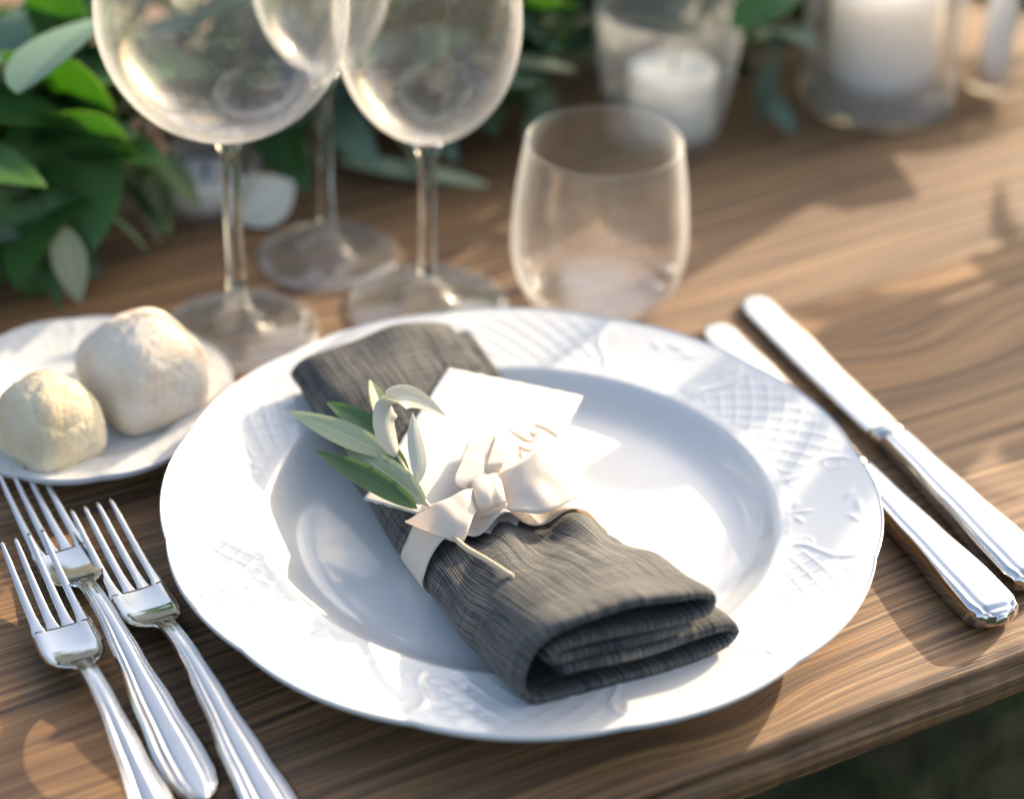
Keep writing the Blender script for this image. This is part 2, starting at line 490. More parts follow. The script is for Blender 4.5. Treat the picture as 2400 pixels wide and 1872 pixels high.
# grass blades under and in front of the table where the lower right corner looks
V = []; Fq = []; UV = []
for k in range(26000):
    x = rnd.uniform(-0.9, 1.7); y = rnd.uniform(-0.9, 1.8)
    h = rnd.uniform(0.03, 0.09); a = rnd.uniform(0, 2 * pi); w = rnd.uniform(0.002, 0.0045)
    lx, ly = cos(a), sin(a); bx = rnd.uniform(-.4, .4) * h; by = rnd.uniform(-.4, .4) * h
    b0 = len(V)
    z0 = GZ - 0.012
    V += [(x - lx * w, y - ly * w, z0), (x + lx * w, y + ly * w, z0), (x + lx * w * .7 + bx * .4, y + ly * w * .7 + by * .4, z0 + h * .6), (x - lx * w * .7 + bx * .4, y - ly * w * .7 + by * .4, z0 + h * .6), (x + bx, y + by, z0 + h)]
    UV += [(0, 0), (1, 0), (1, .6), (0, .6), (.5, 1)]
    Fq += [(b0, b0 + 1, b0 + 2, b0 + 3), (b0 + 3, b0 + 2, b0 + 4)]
grass = obj('grass', mesh('grass', V, Fq, UV), None, leaf_mat('shade_toned_blade', (0.005, 0.020, 0.005), 0.7, 0.12))  # blade colour darkened too, standing in for shade
tag(grass, 'short grass under the table with shade put into its dark green', 'grass', kind='stuff')

# ------------------------------------------------------------------ table
ANG = radians(29.0)
table = empty('table', (0.201, -0.0655, 0), ANG)      # origin on the front edge of the top
tag(table, 'rustic brown stained wooden plank table carrying the place setting', 'table')
TH = 0.0225
def front_plank(x0, x1, width):
    rings = []
    xs = [x0 + (-0.32 - x0) * i / 60 for i in range(60)] + [-0.32 + 0.47 * i / 520 for i in range(520)] + [0.15 + (x1 - 0.15) * i / 120 for i in range(121)]
    for x in xs:
        q = noise.noise(Vector((x * 5, 0.3, 0))); q2 = noise.noise(Vector((x * 17, 3.3, 0))); q3 = noise.noise(Vector((x * 60, 7.7, 0)))
        wane = max(0.0, interp([(-0.25, 0.0008), (-0.08, 0.0022), (0.02, 0.006), (0.3, 0.007), (0.6, 0.002)], x) + 0.0012 * q2 + 0.0005 * q3)
        drop = max(0.0012, wane * 0.95 + 0.0007 * q3)
        q4 = noise.noise(Vector((x * 170, 1.7, 0))); q5 = noise.noise(Vector((x * 30, 9.1, 0)))
        gro = max(0.0003, 0.0050 + 0.009 * q5 + 0.002 * q3)     # depth of the crack under the wane
        gz = -0.0062 - 0.001 * q2
        dz = min(-drop, gz + 0.0015)
        wob = 0.0007 * q3 + 0.001 * q + 0.0005 * q4
        gap = max(0.0004, 0.0028 + 0.0030 * q5 + 0.0008 * q3)
        pr_ = [(width, 0), (0.10, 0), (0.03, 0), (wane * 1.8 + 0.004, 0), (wane * 1.2 + 0.0022, -0.0004), (wane * 0.6 + 0.001, -drop * 0.45), (0.0004 + wob * .3, dz),
               (0.0012 + gro, gz), (0.0006 + gro * .9, gz - gap * .6), (0.0003 + wob, gz - gap - 0.0006 * q4), (-0.0012 + wob, -0.012), (-0.0010 + wob, -TH + 0.0022), (0.0004 + wob, -TH + 0.0004), (0.003, -TH), (width, -TH)]
        rings.append([(x, y, z) for y, z in pr_])
    return loft(rings)
plank_w = [0.262, 0.262, 0.262, 0.262]
y0 = 0.0
for k, w in enumerate(plank_w):
    if k == 0:
        o = obj('plank', front_plank(-1.0, 1.4, w - 0.0006), table, WOOD)
    else:
        rings = []
        for i in range(61):
            x = -1.0 + 2.4 * i / 60
            a = y0 + 0.0006; b = y0 + w - 0.0006
            e = 0.0009
            rings.append([(x, y, z) for y, z in [(b - e * 2, 0), (a + e * 2, 0), (a + e * .6, -e * .5), (a, -e * 2), (a, -TH), (b, -TH), (b, -e * 2), (b - e * .6, -e * .5)]])
        o = obj('plank', loft(rings), table, WOOD)
    y0 += w
def box(name, lo, hi, parent, mat, bev=0.003):
    bm = bmesh.new(); bmesh.ops.create_cube(bm, size=1)
    for v in bm.verts:
        v.co = Vector([lo[i] + (hi[i] - lo[i]) * (v.co[i] + .5) for i in range(3)])
    bmesh.ops.bevel(bm, geom=bm.edges[:], offset=bev, segments=2, affect='EDGES')
    me = bpy.data.meshes.new(name); bm.to_mesh(me); bm.free()
    return obj(name, me, parent, mat)
for x in (-0.85, -0.115, 1.2):
    for y in (0.16, 0.85):
        box('leg', (x, y, GZ - 0.02), (x + 0.07, y + 0.07, -TH - 0.0005), table, WOOD)
for y in (0.19, 0.87):
    for xa, xb in ((-0.779, -0.116), (-0.044, 1.199)):
        box('apron', (xa, y, -0.10), (xb, y + 0.022, -TH - 0.0008), table, WOOD)

# ------------------------------------------------------------------ porcelain plates
def gauss(x, w): return exp(-(x / w) ** 2)
def emboss(th, q, R, rows):
    """relief on a plate rim: lattice panels, scrolls between them and small leaf marks (metres)"""
    per = 2 * pi / 6
    c = (th / per) % 1.0
    d = (c - 0.5)                      # -0.5..0.5 of one period, lattice panel centred on 0
    s = d * per * R                    # arc length
    rr = q * rows
    edge = min(1, max(0, (q - 0.06) / 0.1)) * min(1, max(0, (0.93 - q) / 0.1))
    h = 0.0
    lim = 0.255 + 0.03 * sin(q * 2 * pi + 0.6)
    m = 1 / (1 + exp((abs(d) - lim) * 120))
    if m > 0.01:
        sp = 0.0085
        a = ((s * 0.8 + rr * 0.9) / sp) % 1.0 - 0.5
        b = ((s * 0.8 - rr * 0.9) / sp) % 1.0 - 0.5
        rid = max(gauss(a, 0.10), gauss(b, 0.10))
        h += 0.00042 * rid * m * edge + 0.00012 * m * edge * (1 - rid) * cos(a * pi) * cos(b * pi)
        h += 0.0003 * gauss(a, 0.12) * gauss(b, 0.12) * m * edge
    # scrolls
    for sg in (-1, 1):
        ds = s - sg * (lim + 0.025) * per * R
        h += 0.00075 * gauss(ds, 0.0016) * edge
        for qq, off, rad in ((0.24, 0.0035, 0.0030), (0.70, 0.004, 0.0034)):
            e = sqrt((ds * sg - off) ** 2 + ((q - qq) * rows) ** 2)
            h += 0.0003 * gauss(e - rad, 0.0012) * edge
            h += 0.0004 * gauss(e, 0.0012)
    # leaf marks in the plain panels
    dp = (abs(d) - 0.5) * per * R * (1 if d > 0 else -1)
    for (u, qq, L, W, an) in ((0, 0.78, 0.004, 0.0014, 0), (0.008, 0.72, 0.0032, 0.0013, 0.7), (-0.008, 0.72, 0.0032, 0.0013, -0.7), (0, 0.22, 0.0035, 0.0013, 1.57), (0.006, 0.16, 0.0028, 0.0012, 0.5), (-0.006, 0.16, 0.0028, 0.0012, -0.5)):
        x = dp - u; y = (q - qq) * rows
        x2 = x * cos(an) + y * sin(an); y2 = -x * sin(an) + y * cos(an)
        h += 0.00065 * gauss(x2, L) * gauss(y2, W)
    # bead line on the inner shoulder
    bead = 0.5 + 0.5 * cos(th * R / 0.0042 * 2 * pi * 0.5)
    h += 0.00030 * gauss(q - 0.05, 0.035) * (0.4 + 0.6 * bead)
    return h

RELIEF = 0.62
def plate_mesh(R, rin, floor_r, zr, zin, zf, foot_r, lobes, amp, nt_=900, nr=48, relief=1.0, phase=0.0, base=0.0):
    rows = R - rin
    prof = []       # (kind, r, z)
    prof += [(0.0, 0.0), (floor_r * .4, 0.0), (floor_r * .75, 0.0), (floor_r * 0.9, 0.0003)]
    for i in range(1, 9):
        t = i / 8; prof.append((floor_r * 0.9 + (rin - 0.002 - floor_r * 0.9) * t, 0.0003 + (zin - zf - 0.0006) * (t ** 2.2)))
    top = [(r, zf + z) for r, z in prof]
    V = []; idx = []
    def ring(r, z, f=None):
        row = []
        if r < 1e-6:
            V.append((0, 0, z)); return [len(V) - 1] * nt_
        for j in range(nt_):
            th = 2 * pi * j / nt_
            k = max(0.0, (r - rin) / rows)
            sc_ = 1 + amp * k * (abs(cos(lobes * 0.5 * (th + phase))) ** 0.8 - 0.55) 
            zz = z + (f(th) if f else 0) + 0.0007 * k * cos(2 * th + 1)
            row.append(len(V)); V.append((r * sc_ * cos(th), r * sc_ * sin(th), zz))
        return row
    for r, z in top: idx.append(ring(r, z))
    for i in range(nr + 1):
        q = i / nr
        r = rin + rows * q * 0.985
        z = zin + (zr - zin) * (q ** 1.25)
        if i == 0: z += 0.0
        idx.append(ring(r, z, (lambda th, q=q: RELIEF * relief * emboss(th + phase, q, R * 0.87, rows)) if relief else None))
    # rounded lip, then the underside
    for r, z in ((R * 0.996, zr + 0.0003), (R, zr - 0.0004), (R * 1.0005, zr - 0.0016), (R * 0.995, zr - 0.0030), (R * 0.97, zr - 0.0042), (rin + rows * .5, zr - 0.008), (rin, zin - 0.0055), (floor_r, zf - 0.0032 + 0.001), (foot_r + 0.004, zf - 0.003), (foot_r + 0.003, 0.0), (foot_r, 0.0), (foot_r - 0.002, zf - 0.003), (0, zf - 0.003)):
        idx.append(ring(r, z))
    Fq = []
    for A, B in zip(idx, idx[1:]):
        for j in range(nt_):
            k = (j + 1) % nt_
            q = []
            for v in (A[j], A[k], B[k], B[j]):
                if v not in q: q.append(v)
            Fq.append(tuple(q))
    return fix_normals(mesh('plate', V, Fq))

plate = obj('dinner_plate', plate_mesh(0.1488, 0.109, 0.094, 0.0245, 0.0175, 0.006, 0.078, 12, 0.012, 1300, 60), None, PORC)
plate.location = (0, 0, 0.0003)
tag(plate, 'large white porcelain dinner plate with embossed lattice rim under the grey napkin', 'plate')

bplate = obj('bread_plate', plate_mesh(0.0665, 0.046, 0.040, 0.0135, 0.0085, 0.0045, 0.033, 12, 0.02, 500, 30, 0.5), None, PORC)
bplate.location = (-0.19641, 0.08304, 0.0003)
tag(bplate, 'small white porcelain side plate with a wavy rim under two bread rolls', 'plate')

# ------------------------------------------------------------------ bread rolls
def roll_mat(name, crust, flour, amt):
    m, nt, out = new_mat(name)
    p = principled(nt, out, Roughness=0.85)
    p.inputs['Specular IOR Level'].default_value = 0.2
    tc = nt.nodes.new('ShaderNodeTexCoord'); v = tc.outputs['Object']
    n1 = tex_noise(nt, v, 45, 3, 0.5); n2 = tex_noise(nt, v, 1400, 4, 0.7); n3 = tex_noise(nt, v, 420, 5, 0.7, 0.3)
    f = math_(nt, 'ADD', math_(nt, 'MULTIPLY', n1.outputs[0], 0.6), math_(nt, 'MULTIPLY', n3.outputs[0], 0.4))
    r = ramp(nt, [(0.5 - amt - 0.12, (0, 0, 0)), (0.5 - amt + 0.12, (1, 1, 1))]); nt.links.new(f, r.inputs[0])
    rc = ramp(nt, [(0.25, tuple(c * .9 for c in crust)), (0.7, crust)]); nt.links.new(n3.outputs[0], rc.inputs[0])
    c = mixc(nt, r.outputs[0], rc.outputs[0], flour)
    nt.links.new(c, p.inputs['Base Color'])
    h = math_(nt, 'ADD', math_(nt, 'MULTIPLY', n2.outputs[0], 0.5), n3.outputs[0]); bump(nt, p, h, 1.0, 0.0016)
    p.inputs['Subsurface Weight'].default_value = 0.35; p.inputs['Subsurface Radius'].default_value = (0.010, 0.006, 0.003)
    return m
def roll(name, sx, sy, sz, rot, loc, mat, seed, sq=3.0, label='', crease=None):
    V = []; nu, nv = 160, 90
    idx = []
    for i in range(nv + 1):
        ph = -pi / 2 + pi * i / nv
        row = []
        for j in range(nu):
            th = 2 * pi * j / nu
            d = Vector((cos(ph) * cos(th), cos(ph) * sin(th), sin(ph)))
            k = (abs(cos(th)) ** sq + abs(sin(th)) ** sq) ** (-1 / sq)
            k = 1 + (k - 1) * (1.0 - 0.55 * max(0, d.z) ** 1.5)
            rr_ = cos(ph) ** 0.85 * k
            p = Vector((cos(th) * rr_, sin(th) * rr_, math.copysign(abs(sin(ph)) ** 0.95, sin(ph))))
            lump = 0.04 * noise.noise(d * 1.9 + Vector((seed, 0, 0))) + 0.010 * noise.noise(d * 5 + Vector((0, seed, 0))) + 0.004 * noise.noise(d * 14 + Vector((0, 0, seed))) + 0.009 * noise.noise(d * 30 + Vector((seed, seed, 0))) + 0.006 * noise.noise(d * 62 + Vector((0, seed, seed))) - 0.022 * exp(-((d.z * .8 - d.y * .55 - 0.80 + 0.05 * noise.noise(d * 6)) / 0.035) ** 2) - 0.018 * exp(-((d.x * .6 + d.y * .35 - 0.10 + 0.12 * noise.noise(d * 3)) / 0.05) ** 2) * max(0, d.z)
            p = p * (1 + lump)
            if crease:
                cz, dep, wd = crease
                p *= 1 - dep * exp(-((p.z - cz - 0.12 * p.x) / wd) ** 2) * max(0, -d.y * .8 + .3)
            z = p.z
            if z < -0.55: z = -0.55 + (z + 0.55) * 0.12
            p.z = z
            V.append((p.x * sx, p.y * sy, (p.z + 0.58) * sz)); row.append(len(V) - 1)
        idx.append(row)
    Fq = []
    for A, B in zip(idx, idx[1:]):
        for j in range(nu): Fq.append((A[j], A[(j + 1) % nu], B[(j + 1) % nu], B[j]))
    bm = bmesh.new(); me = mesh('roll', V, Fq); bm.from_mesh(me); bmesh.ops.remove_doubles(bm, verts=bm.verts, dist=1e-6); bm.to_mesh(me); bm.free()
    fix_normals(me); me.polygons.foreach_set('use_smooth', [True] * len(me.polygons))
    o = obj(name, me, None, mat); o.location = loc; o.rotation_euler = (0, 0, rot)
    return tag(o, label, 'bread roll')
roll('bread_roll', 0.0252, 0.0256, 0.0285, radians(40), (-0.17113, 0.08726, 0.00550), roll_mat('floured_crust', (0.86, 0.67, 0.46), (0.93, 0.84, 0.72), 0.05), 3.1, 4.6, 'larger flour dusted bread roll at the back of the side plate')
roll('bread_roll', 0.0200, 0.0212, 0.0240, radians(47), (-0.20627, 0.04786, 0.00550), roll_mat('pale_crust', (0.90, 0.70, 0.42), (0.93, 0.82, 0.60), 0.05), 8.4, 4.6, 'smaller pale yellow bread roll with a side crease, nearest the forks', crease=(-0.28, 0.035, 0.035))

# ------------------------------------------------------------------ napkin
NA = Vector((0.49, -0.8717, 0)).normalized()           # along the roll, towards the viewer
NB = Vector((0.8717, 0.49, 0))                         # across, to the right
N0 = Vector((-0.066, 0.0985, 0))
NL = 0.235
SEC = [(-0.62, 8.2), (-0.2, 7.6), (0.3, 7.4), (0.75, 7.8), (0.98, 7.9), (1.09, 6.6), (1.10, 4.6), (1.00, 2.6), (0.7, 1.5), (0.2, 1.25), (-0.4, 1.25), (-0.74, 1.3), (-0.90, 2.2), (-0.985, 5.0), (-1.0, 9.5),
       (-0.96, 14.2), (-0.86, 18.0), (-0.68, 20.4), (-0.38, 21.6), (0.05, 21.4), (0.45, 20.4), (0.70, 19.0), (0.83, 17.2), (0.845, 15.0), (0.77, 13.3), (0.55, 13.2), (0.1, 14.2), (-0.4, 15.0), (-0.66, 14.6), (-0.74, 12.8), (-0.62, 11.4), (-0.2, 11.0), (0.3, 10.8), (0.62, 10.9)]
def nap_w(t): return interp([(0, 0.0415), (0.25, 0.0405), (0.47, 0.0385), (0.565, 0.0350), (0.66, 0.0395), (0.82, 0.0425), (1, 0.0425)], t)
def nap_c(t): return interp([(0, 0.0), (0.3, -0.004), (0.55, -0.009), (0.75, -0.0095), (1, -0.0105)], t)
def nap_z(t): return interp([(0, 0.0225), (0.12, 0.0195), (0.32, 0.0100), (0.55, 0.0066), (0.75, 0.0095), (0.9, 0.0155), (1, 0.0182)], t)
def nap_h(t): return interp([(0, 0.78), (0.3, 0.98), (0.5, 1.0), (0.565, 0.92), (0.66, 1.12), (0.85, 1.46), (1, 1.74)], t)
def nap_pt(t, b, z):
    """b in half widths, z in millimetres of the section -> world"""
    w = nap_w(t)
    near = exp(-((t - 0.66) / 0.12) ** 2)
    amp = 0.25 + 3.0 * near
    top = max(0.0, (z - 10) / 12)
    wr = 0.0
    x = b * 2.4
    wr += amp * 0.0011 * sin(x * 3.1 + 6 * t + 2 * sin(9 * t)) * top
    wr += amp * 0.0010 * noise.noise(Vector((b * 3.2, t * 7, 0.5))) * (0.3 + top)
    wr += 0.0014 * noise.noise(Vector((b * 1.3 + 3, t * 4, 2.5))) * (0.2 + top)
    far = max(0, 1 - t / 0.12)
    wr += far * 0.0018 * sin(b * 3.5 + 0.6) * top
    s = nap_c(t) + b * w * (1 + 0.03 * noise.noise(Vector((z * 0.15, t * 9, 4))))
    l = t * NL + 0.0016 * noise.noise(Vector((b * 1.2, z * 0.1, t * 3)))
    l += 0.003 * (b + 0.2) * max(0, t) ** 4
    p = N0 + NA * l + NB * s
    return Vector((p.x, p.y, nap_z(t) + z * 0.001 * nap_h(t) + wr))
ns, nq = 130, 150
th_mm = 1.15
rings = []; uvs = []
fine = crl([(b * 40, z, 0) for b, z in SEC], nq)
# arc length for the weave
arc = [0.0]
for a, b in zip(fine, fine[1:]): arc.append(arc[-1] + (b - a).length * 0.001)
nor = []
for i in range(nq):
    t = fine[min(i + 1, nq - 1)] - fine[max(i - 1, 0)]
    nor.append(Vector((-t.y, t.x, 0)).normalized())
outline = []; oarc = []
for i in range(nq):
    outline.append(fine[i] + nor[i] * th_mm); oarc.append(arc[i])
e = (fine[-1] - fine[-2]).normalized()
for k in (0.5,):
    outline.append(fine[-1] + e * th_mm); oarc.append(arc[-1])
for i in range(nq - 1, -1, -1):
    outline.append(fine[i] - nor[i] * th_mm); oarc.append(arc[i])
outline.append(fine[0] - (fine[1] - fine[0]).normalized() * th_mm); oarc.append(0)
no = len(outline); V = []; UV = []; Fq = []
for i in range(ns + 1):
    t = i / ns
    # soft rounded hems at both ends
    k = min(t, 1 - t) * NL
    sh = 1.0
    for j, q in enumerate(outline):
        c = fine[min(j, nq - 1)] if j < nq else fine[max(0, min(nq - 1, 2 * nq - j))]
        if k < 0.0012: qq = c.lerp(q, 0.62)
        else: qq = q
        V.append(nap_pt(t, qq.x / 40, qq.y)); UV.append((oarc[j], t * NL))
for i in range(ns):
    for j in range(no):
        a = i * no + j; b = i * no + (j + 1) % no
        Fq.append((a, b, b + no, a + no))
# end faces as strips between the two skins
for base in (0, ns * no):
    for j in range(nq - 1):
        Fq.append((base + j, base + j + 1, base + 2 * nq - j - 1, base + 2 * nq - j))
napkin = obj('napkin', fix_normals(mesh('napkin', V, Fq, UV)), None, LINEN)
tag(napkin, 'dark grey linen napkin folded into a long roll across the dinner plate', 'napkin')

# ------------------------------------------------------------------ ribbon
ribbon = empty('ribbon', tuple(nap_pt(0.565, 0, 22)))
tag(ribbon, 'cream fabric ribbon tied in a bow around the grey napkin', 'ribbon')
def to_local(me, o):
    me.transform(Matrix.Translation(-Vector(o.location))); return me
def strip(edgeA, edgeB, n=40, m=14, th=0.0004, wav=0.0004, seed=0, uvw=0.018):
    A = crl(edgeA, n); B = crl(edgeB, n)
    V = []; UV = []; Fq = []
    L = 0.0; grid = []
    for i in range(n):
        if i: L += ((A[i] + B[i]) / 2 - (A[i - 1] + B[i - 1]) / 2).length
        row = []
        for j in range(m):
            f = j / (m - 1)
            p = A[i].lerp(B[i], f)
            p = p + Vector((0, 0, wav * noise.noise(p * 120 + Vector((seed, 0, 0)))))
            row.append(p)
            UV.append((f * uvw, L))
        grid.append(row)
    for side in (0, 1):
        for i in range(n):
            for j in range(m):
                i0, i1 = max(i - 1, 0), min(i + 1, n - 1); j0, j1 = max(j - 1, 0), min(j + 1, m - 1)
                nn = (grid[i1][j] - grid[i0][j]).cross(grid[i][j1] - grid[i][j0])
                nn = nn.normalized() if nn.length > 1e-12 else Vector((0, 0, 1))
                V.append(grid[i][j] + nn * (th / 2 if side == 0 else -th / 2))
    UV = UV + UV
    o = n * m
    for i in range(n - 1):
        for j in range(m - 1):
            a = i * m + j
            Fq.append((a, a + 1, a + m + 1, a + m)); Fq.append((o + a, o + a + m, o + a + m + 1, o + a + 1))
    per = [i * m for i in range(n)] + [(n - 1) * m + j for j in range(1, m)] + [i * m + m - 1 for i in range(n - 2, -1, -1)] + [j for j in range(m - 2, 0, -1)]
    for a, b in zip(per, per[1:] + per[:1]): Fq.append((a, b, b + o, a + o))
    return fix_normals(mesh('strip', V, Fq, UV))
# band round the napkin: follows the outer skin of the section
hull = [(-0.2, 1.2), (0.5, 1.2), (1.0, 2.2), (1.12, 5.0), (1.04, 9.5), (0.93, 15.0), (0.84, 18.3), (0.66, 20.4), (0.3, 22.1), (-0.1, 22.8), (-0.45, 22.6), (-0.75, 21.2), (-0.93, 18.0), (-1.02, 13.0), (-1.045, 8.0), (-0.99, 3.8), (-0.86, 1.4), (-0.5, 0.9), (-0.2, 0.9)]
hull = [(b * (1.045 if b < 0.4 else 1.01), z + ((5.2 if z > 20 else 3.0 if z > 17 else 1.2 if z > 8 else 0.2) if b < 0.25 else 1.6)) for b, z in hull]
hc = crl([(b * 40, z, 0) for b, z in hull], 110)
wv = 0.0118
e1 = [nap_pt(0.573 - wv / NL, q.x / 40, q.y) for q in hc]
e2 = [nap_pt(0.573 + wv / NL, q.x / 40, q.y) for q in hc]
obj('band', to_local(strip(e1, e2, 110, 12, 0.0005, 0.0002), ribbon), ribbon, RIBBON)
RA = [(-0.01234, -0.01312, 0.04100), (-0.00577, -0.01400, 0.04650), (0.00454, -0.00796, 0.05050), (0.01321, 0.00480, 0.04850), (0.01663, 0.01208, 0.04550), (0.01557, 0.01296, 0.04250), (0.00480, -0.00024, 0.03950), (-0.01133, -0.01240, 0.03700)]
RB = [(-0.00972, -0.02837, 0.03900), (-0.00251, -0.03455, 0.04050), (0.00869, -0.03604, 0.04150), (0.01901, -0.02861, 0.04150), (0.02388, -0.02114, 0.03950), (0.02208, -0.01910, 0.03750), (0.00881, -0.02476, 0.03650), (-0.01014, -0.02368, 0.03650)]
obj('loop', to_local(strip(RA, RB, 60, 16, 0.0005, 0.0009, 1), ribbon), ribbon, RIBBON)
LA = [(-0.01713, -0.01987, 0.04100), (-0.02422, -0.03041, 0.04650), (-0.03507, -0.03904, 0.04550), (-0.04339, -0.04012, 0.04050), (-0.04644, -0.03902, 0.03750), (-0.04366, -0.03521, 0.03500), (-0.03277, -0.02611, 0.03450), (-0.01711, -0.01780, 0.03600)]
LB_ = [(-0.01569, -0.03055, 0.03900), (-0.01886, -0.03920, 0.04200), (-0.02049, -0.04627, 0.04050), (-0.02218, -0.05070, 0.03800), (-0.02364, -0.05051, 0.03550), (-0.02269, -0.04475, 0.03350), (-0.02039, -0.03468, 0.03350), (-0.01576, -0.02577, 0.03550)]
obj('loop', to_local(strip(LA, LB_, 60, 16, 0.0005, 0.0009, 2), ribbon), ribbon, RIBBON)
obj('tail', to_local(strip([(-0.01978, -0.01833, 0.03700), (-0.02785, -0.01709, 0.04100), (-0.02571, -0.00137, 0.04050), (-0.02312, 0.01527, 0.03850)], [(-0.01459, -0.01254, 0.03700), (-0.01623, -0.01070, 0.04150), (-0.01353, 0.00595, 0.04050), (-0.01147, 0.02102, 0.03850)], 40, 12, 0.0005, 0.0008, 3), ribbon), ribbon, RIBBON)
obj('tail', to_local(strip([(-0.01501, -0.01092, 0.03700), (-0.01484, -0.00541, 0.04250), (-0.01248, 0.01037, 0.04150), (-0.01073, 0.02239, 0.03950)], [(-0.01046, -0.00807, 0.03700), (-0.00794, -0.00585, 0.04350), (-0.00464, 0.00586, 0.04250), (-0.00277, 0.01572, 0.04050)], 40, 12, 0.0005, 0.0008, 4), ribbon), ribbon, RIBBON)
KP = crl([(-0.01575, -0.00206, 0.03350), (-0.01499, -0.01385, 0.04050), (-0.01361, -0.02721, 0.04500), (-0.01231, -0.03333, 0.04300), (-0.01133, -0.03012, 0.03650), (-0.01121, -0.02335, 0.03200)], 30)
rings = []
for i, p_ in enumerate(KP):
    tt = (KP[min(i + 1, 29)] - KP[max(i - 1, 0)]).normalized()
    side = Vector((0.93, 0.30, 0.1)); side = (side - tt * side.dot(tt)).normalized(); upv = side.cross(tt).normalized()
    if upv.z < 0: upv = -upv
    ring_ = []
    for q in range(28):
        a = 2 * pi * q / 28; cx_ = cos(a)
        crease = 0.0011 * gauss(cx_ - 0.25 + 0.2 * (i / 29 - .5), 0.12) * (sin(a) > 0)
        ring_.append(p_ + side * (0.0068 * cx_ * (1 - 0.12 * sin(pi * i / 29))) + upv * (0.0024 * sin(a) - crease + 0.0004 * noise.noise(Vector((cx_ * 3, i * .2, 1)))))
    rings.append(ring_)
me = loft(rings)
for l_ in me.uv_layers[0].data: l_.uv = (l_.uv[0] * 0.05, l_.uv[1] * 0.05)
obj('knot', to_local(me, ribbon), ribbon, RIBBON)

# ------------------------------------------------------------------ place card
cc = [Vector(v) for v in [(-0.03378, 0.07301, 0.03850), (0.02552, 0.05634, 0.03650), (-0.00446, -0.03998, 0.03050), (-0.06455, -0.01877, 0.03282)]]
card_o = (cc[0] + cc[1] + cc[2] + cc[3]) / 4
card = empty('place_card', tuple(card_o))
tag(card, 'white deckle edged place card with gold handwriting tucked under the ribbon', 'card')
nu, nv = 44, 66
V = []; Fq = []
for side in (0, 1):
    for i in range(nv + 1):
        for j in range(nu + 1):
            u = j / nu; v = i / nv
            eu = 0.0; ev = 0.0
            if i in (0, nv): ev = 0.0007 * noise.noise(Vector((u * 26, i, 1))) + 0.0004 * noise.noise(Vector((u * 70, i, 2)))
            if j in (0, nu): eu = 0.0007 * noise.noise(Vector((v * 40, j, 3))) + 0.0004 * noise.noise(Vector((v * 100, j, 4)))
            p = (cc[0] * (1 - u) + cc[1] * u) * (1 - v) + (cc[3] * (1 - u) + cc[2] * u) * v
            du = (cc[1] - cc[0]).normalized(); dv = (cc[3] - cc[0]).normalized()
            p = p + du * eu + dv * ev
            edge = (i in (0, nv)) or (j in (0, nu))
            z = (0.00028 if side == 0 else -0.00028) * (0.35 if edge else 1.0)
            V.append(p - card_o + Vector((0, 0, z)))
o_ = (nv + 1) * (nu + 1)
for i in range(nv):
    for j in range(nu):
        a = i * (nu + 1) + j
        Fq.append((a, a + 1, a + nu + 2, a + nu + 1)); Fq.append((o_ + a, o_ + a + nu + 1, o_ + a + nu + 2, o_ + a + 1))
per = [i * (nu + 1) for i in range(nv + 1)] + [nv * (nu + 1) + j for j in range(1, nu + 1)] + [i * (nu + 1) + nu for i in range(nv - 1, -1, -1)] + [j for j in range(nu - 1, 0, -1)]
for a, b in zip(per, per[1:] + per[:1]): Fq.append((a, b, b + o_, a + o_))
obj('sheet', fix_normals(mesh('sheet', V, Fq)), card, PAPER)
cn = (cc[1] - cc[0]).cross(cc[3] - cc[0]).normalized()
if cn.z < 0: cn = -cn
def pen(pts, w0, w1):
    P_ = crl(pts, 26); V = []; Fq = []
    for i, p in enumerate(P_):
        t = (P_[min(i + 1, 25)] - P_[max(i - 1, 0)]).normalized(); s = t.cross(cn).normalized()
        f = i / 25; w = 1.05 * (w0 + (w1 - w0) * sin(pi * f)) / 2
        q = p - card_o + cn * 0.00042
        V += [q + s * w, q - s * w]
    for i in range(25): Fq.append((2 * i, 2 * i + 1, 2 * i + 3, 2 * i + 2))
    return V, Fq
V = []; Fq = []
for pts, w0, w1 in [([(-0.00632, 0.03046, 0.03524), (-0.00217, 0.02651, 0.03492), (0.00083, 0.02371, 0.03468), (0.00306, 0.02283, 0.03459), (0.00472, 0.02377, 0.03463)], 0.00025, 0.0011),
            ([(0.00472, 0.02377, 0.03463), (0.00433, 0.02631, 0.03481), (0.00263, 0.02921, 0.03503)], 0.0002, 0.0003),
            ([(0.00263, 0.02951, 0.03505), (0.00394, 0.02797, 0.03492), (0.00525, 0.02745, 0.03487), (0.00654, 0.02813, 0.03489)], 0.00025, 0.0009),
            ([(0.00654, 0.02813, 0.03489), (0.00671, 0.03127, 0.03510), (0.00482, 0.03479, 0.03537)], 0.0002, 0.0002),
            ([(0.00463, 0.03490, 0.03538), (0.00744, 0.03343, 0.03524), (0.01007, 0.03148, 0.03507), (0.01342, 0.02808, 0.03479), (0.01602, 0.02495, 0.03454)], 0.0003, 0.0011),
            ([(-0.00050, 0.01182, 0.03391), (-0.00122, 0.01588, 0.03419), (-0.00163, 0.01928, 0.03442)], 0.00025, 0.0004),
            ([(-0.00171, 0.01951, 0.03444), (-0.00021, 0.01801, 0.03432), (0.00127, 0.01704, 0.03423), (0.00275, 0.01660, 0.03418), (0.00403, 0.01738, 0.03421)], 0.0003, 0.001),
            ([(-0.00275, 0.01461, 0.03413), (-0.00199, 0.01349, 0.03404), (-0.00088, 0.01268, 0.03397), (-0.00012, 0.01068, 0.03383)], 0.0002, 0.0004)]:
    v_, f_ = pen(pts, w0, w1); b = len(V); V += v_; Fq += [tuple(i + b for i in f) for f in f_]
obj('lettering', mesh('lettering', V, Fq), card, GOLD)

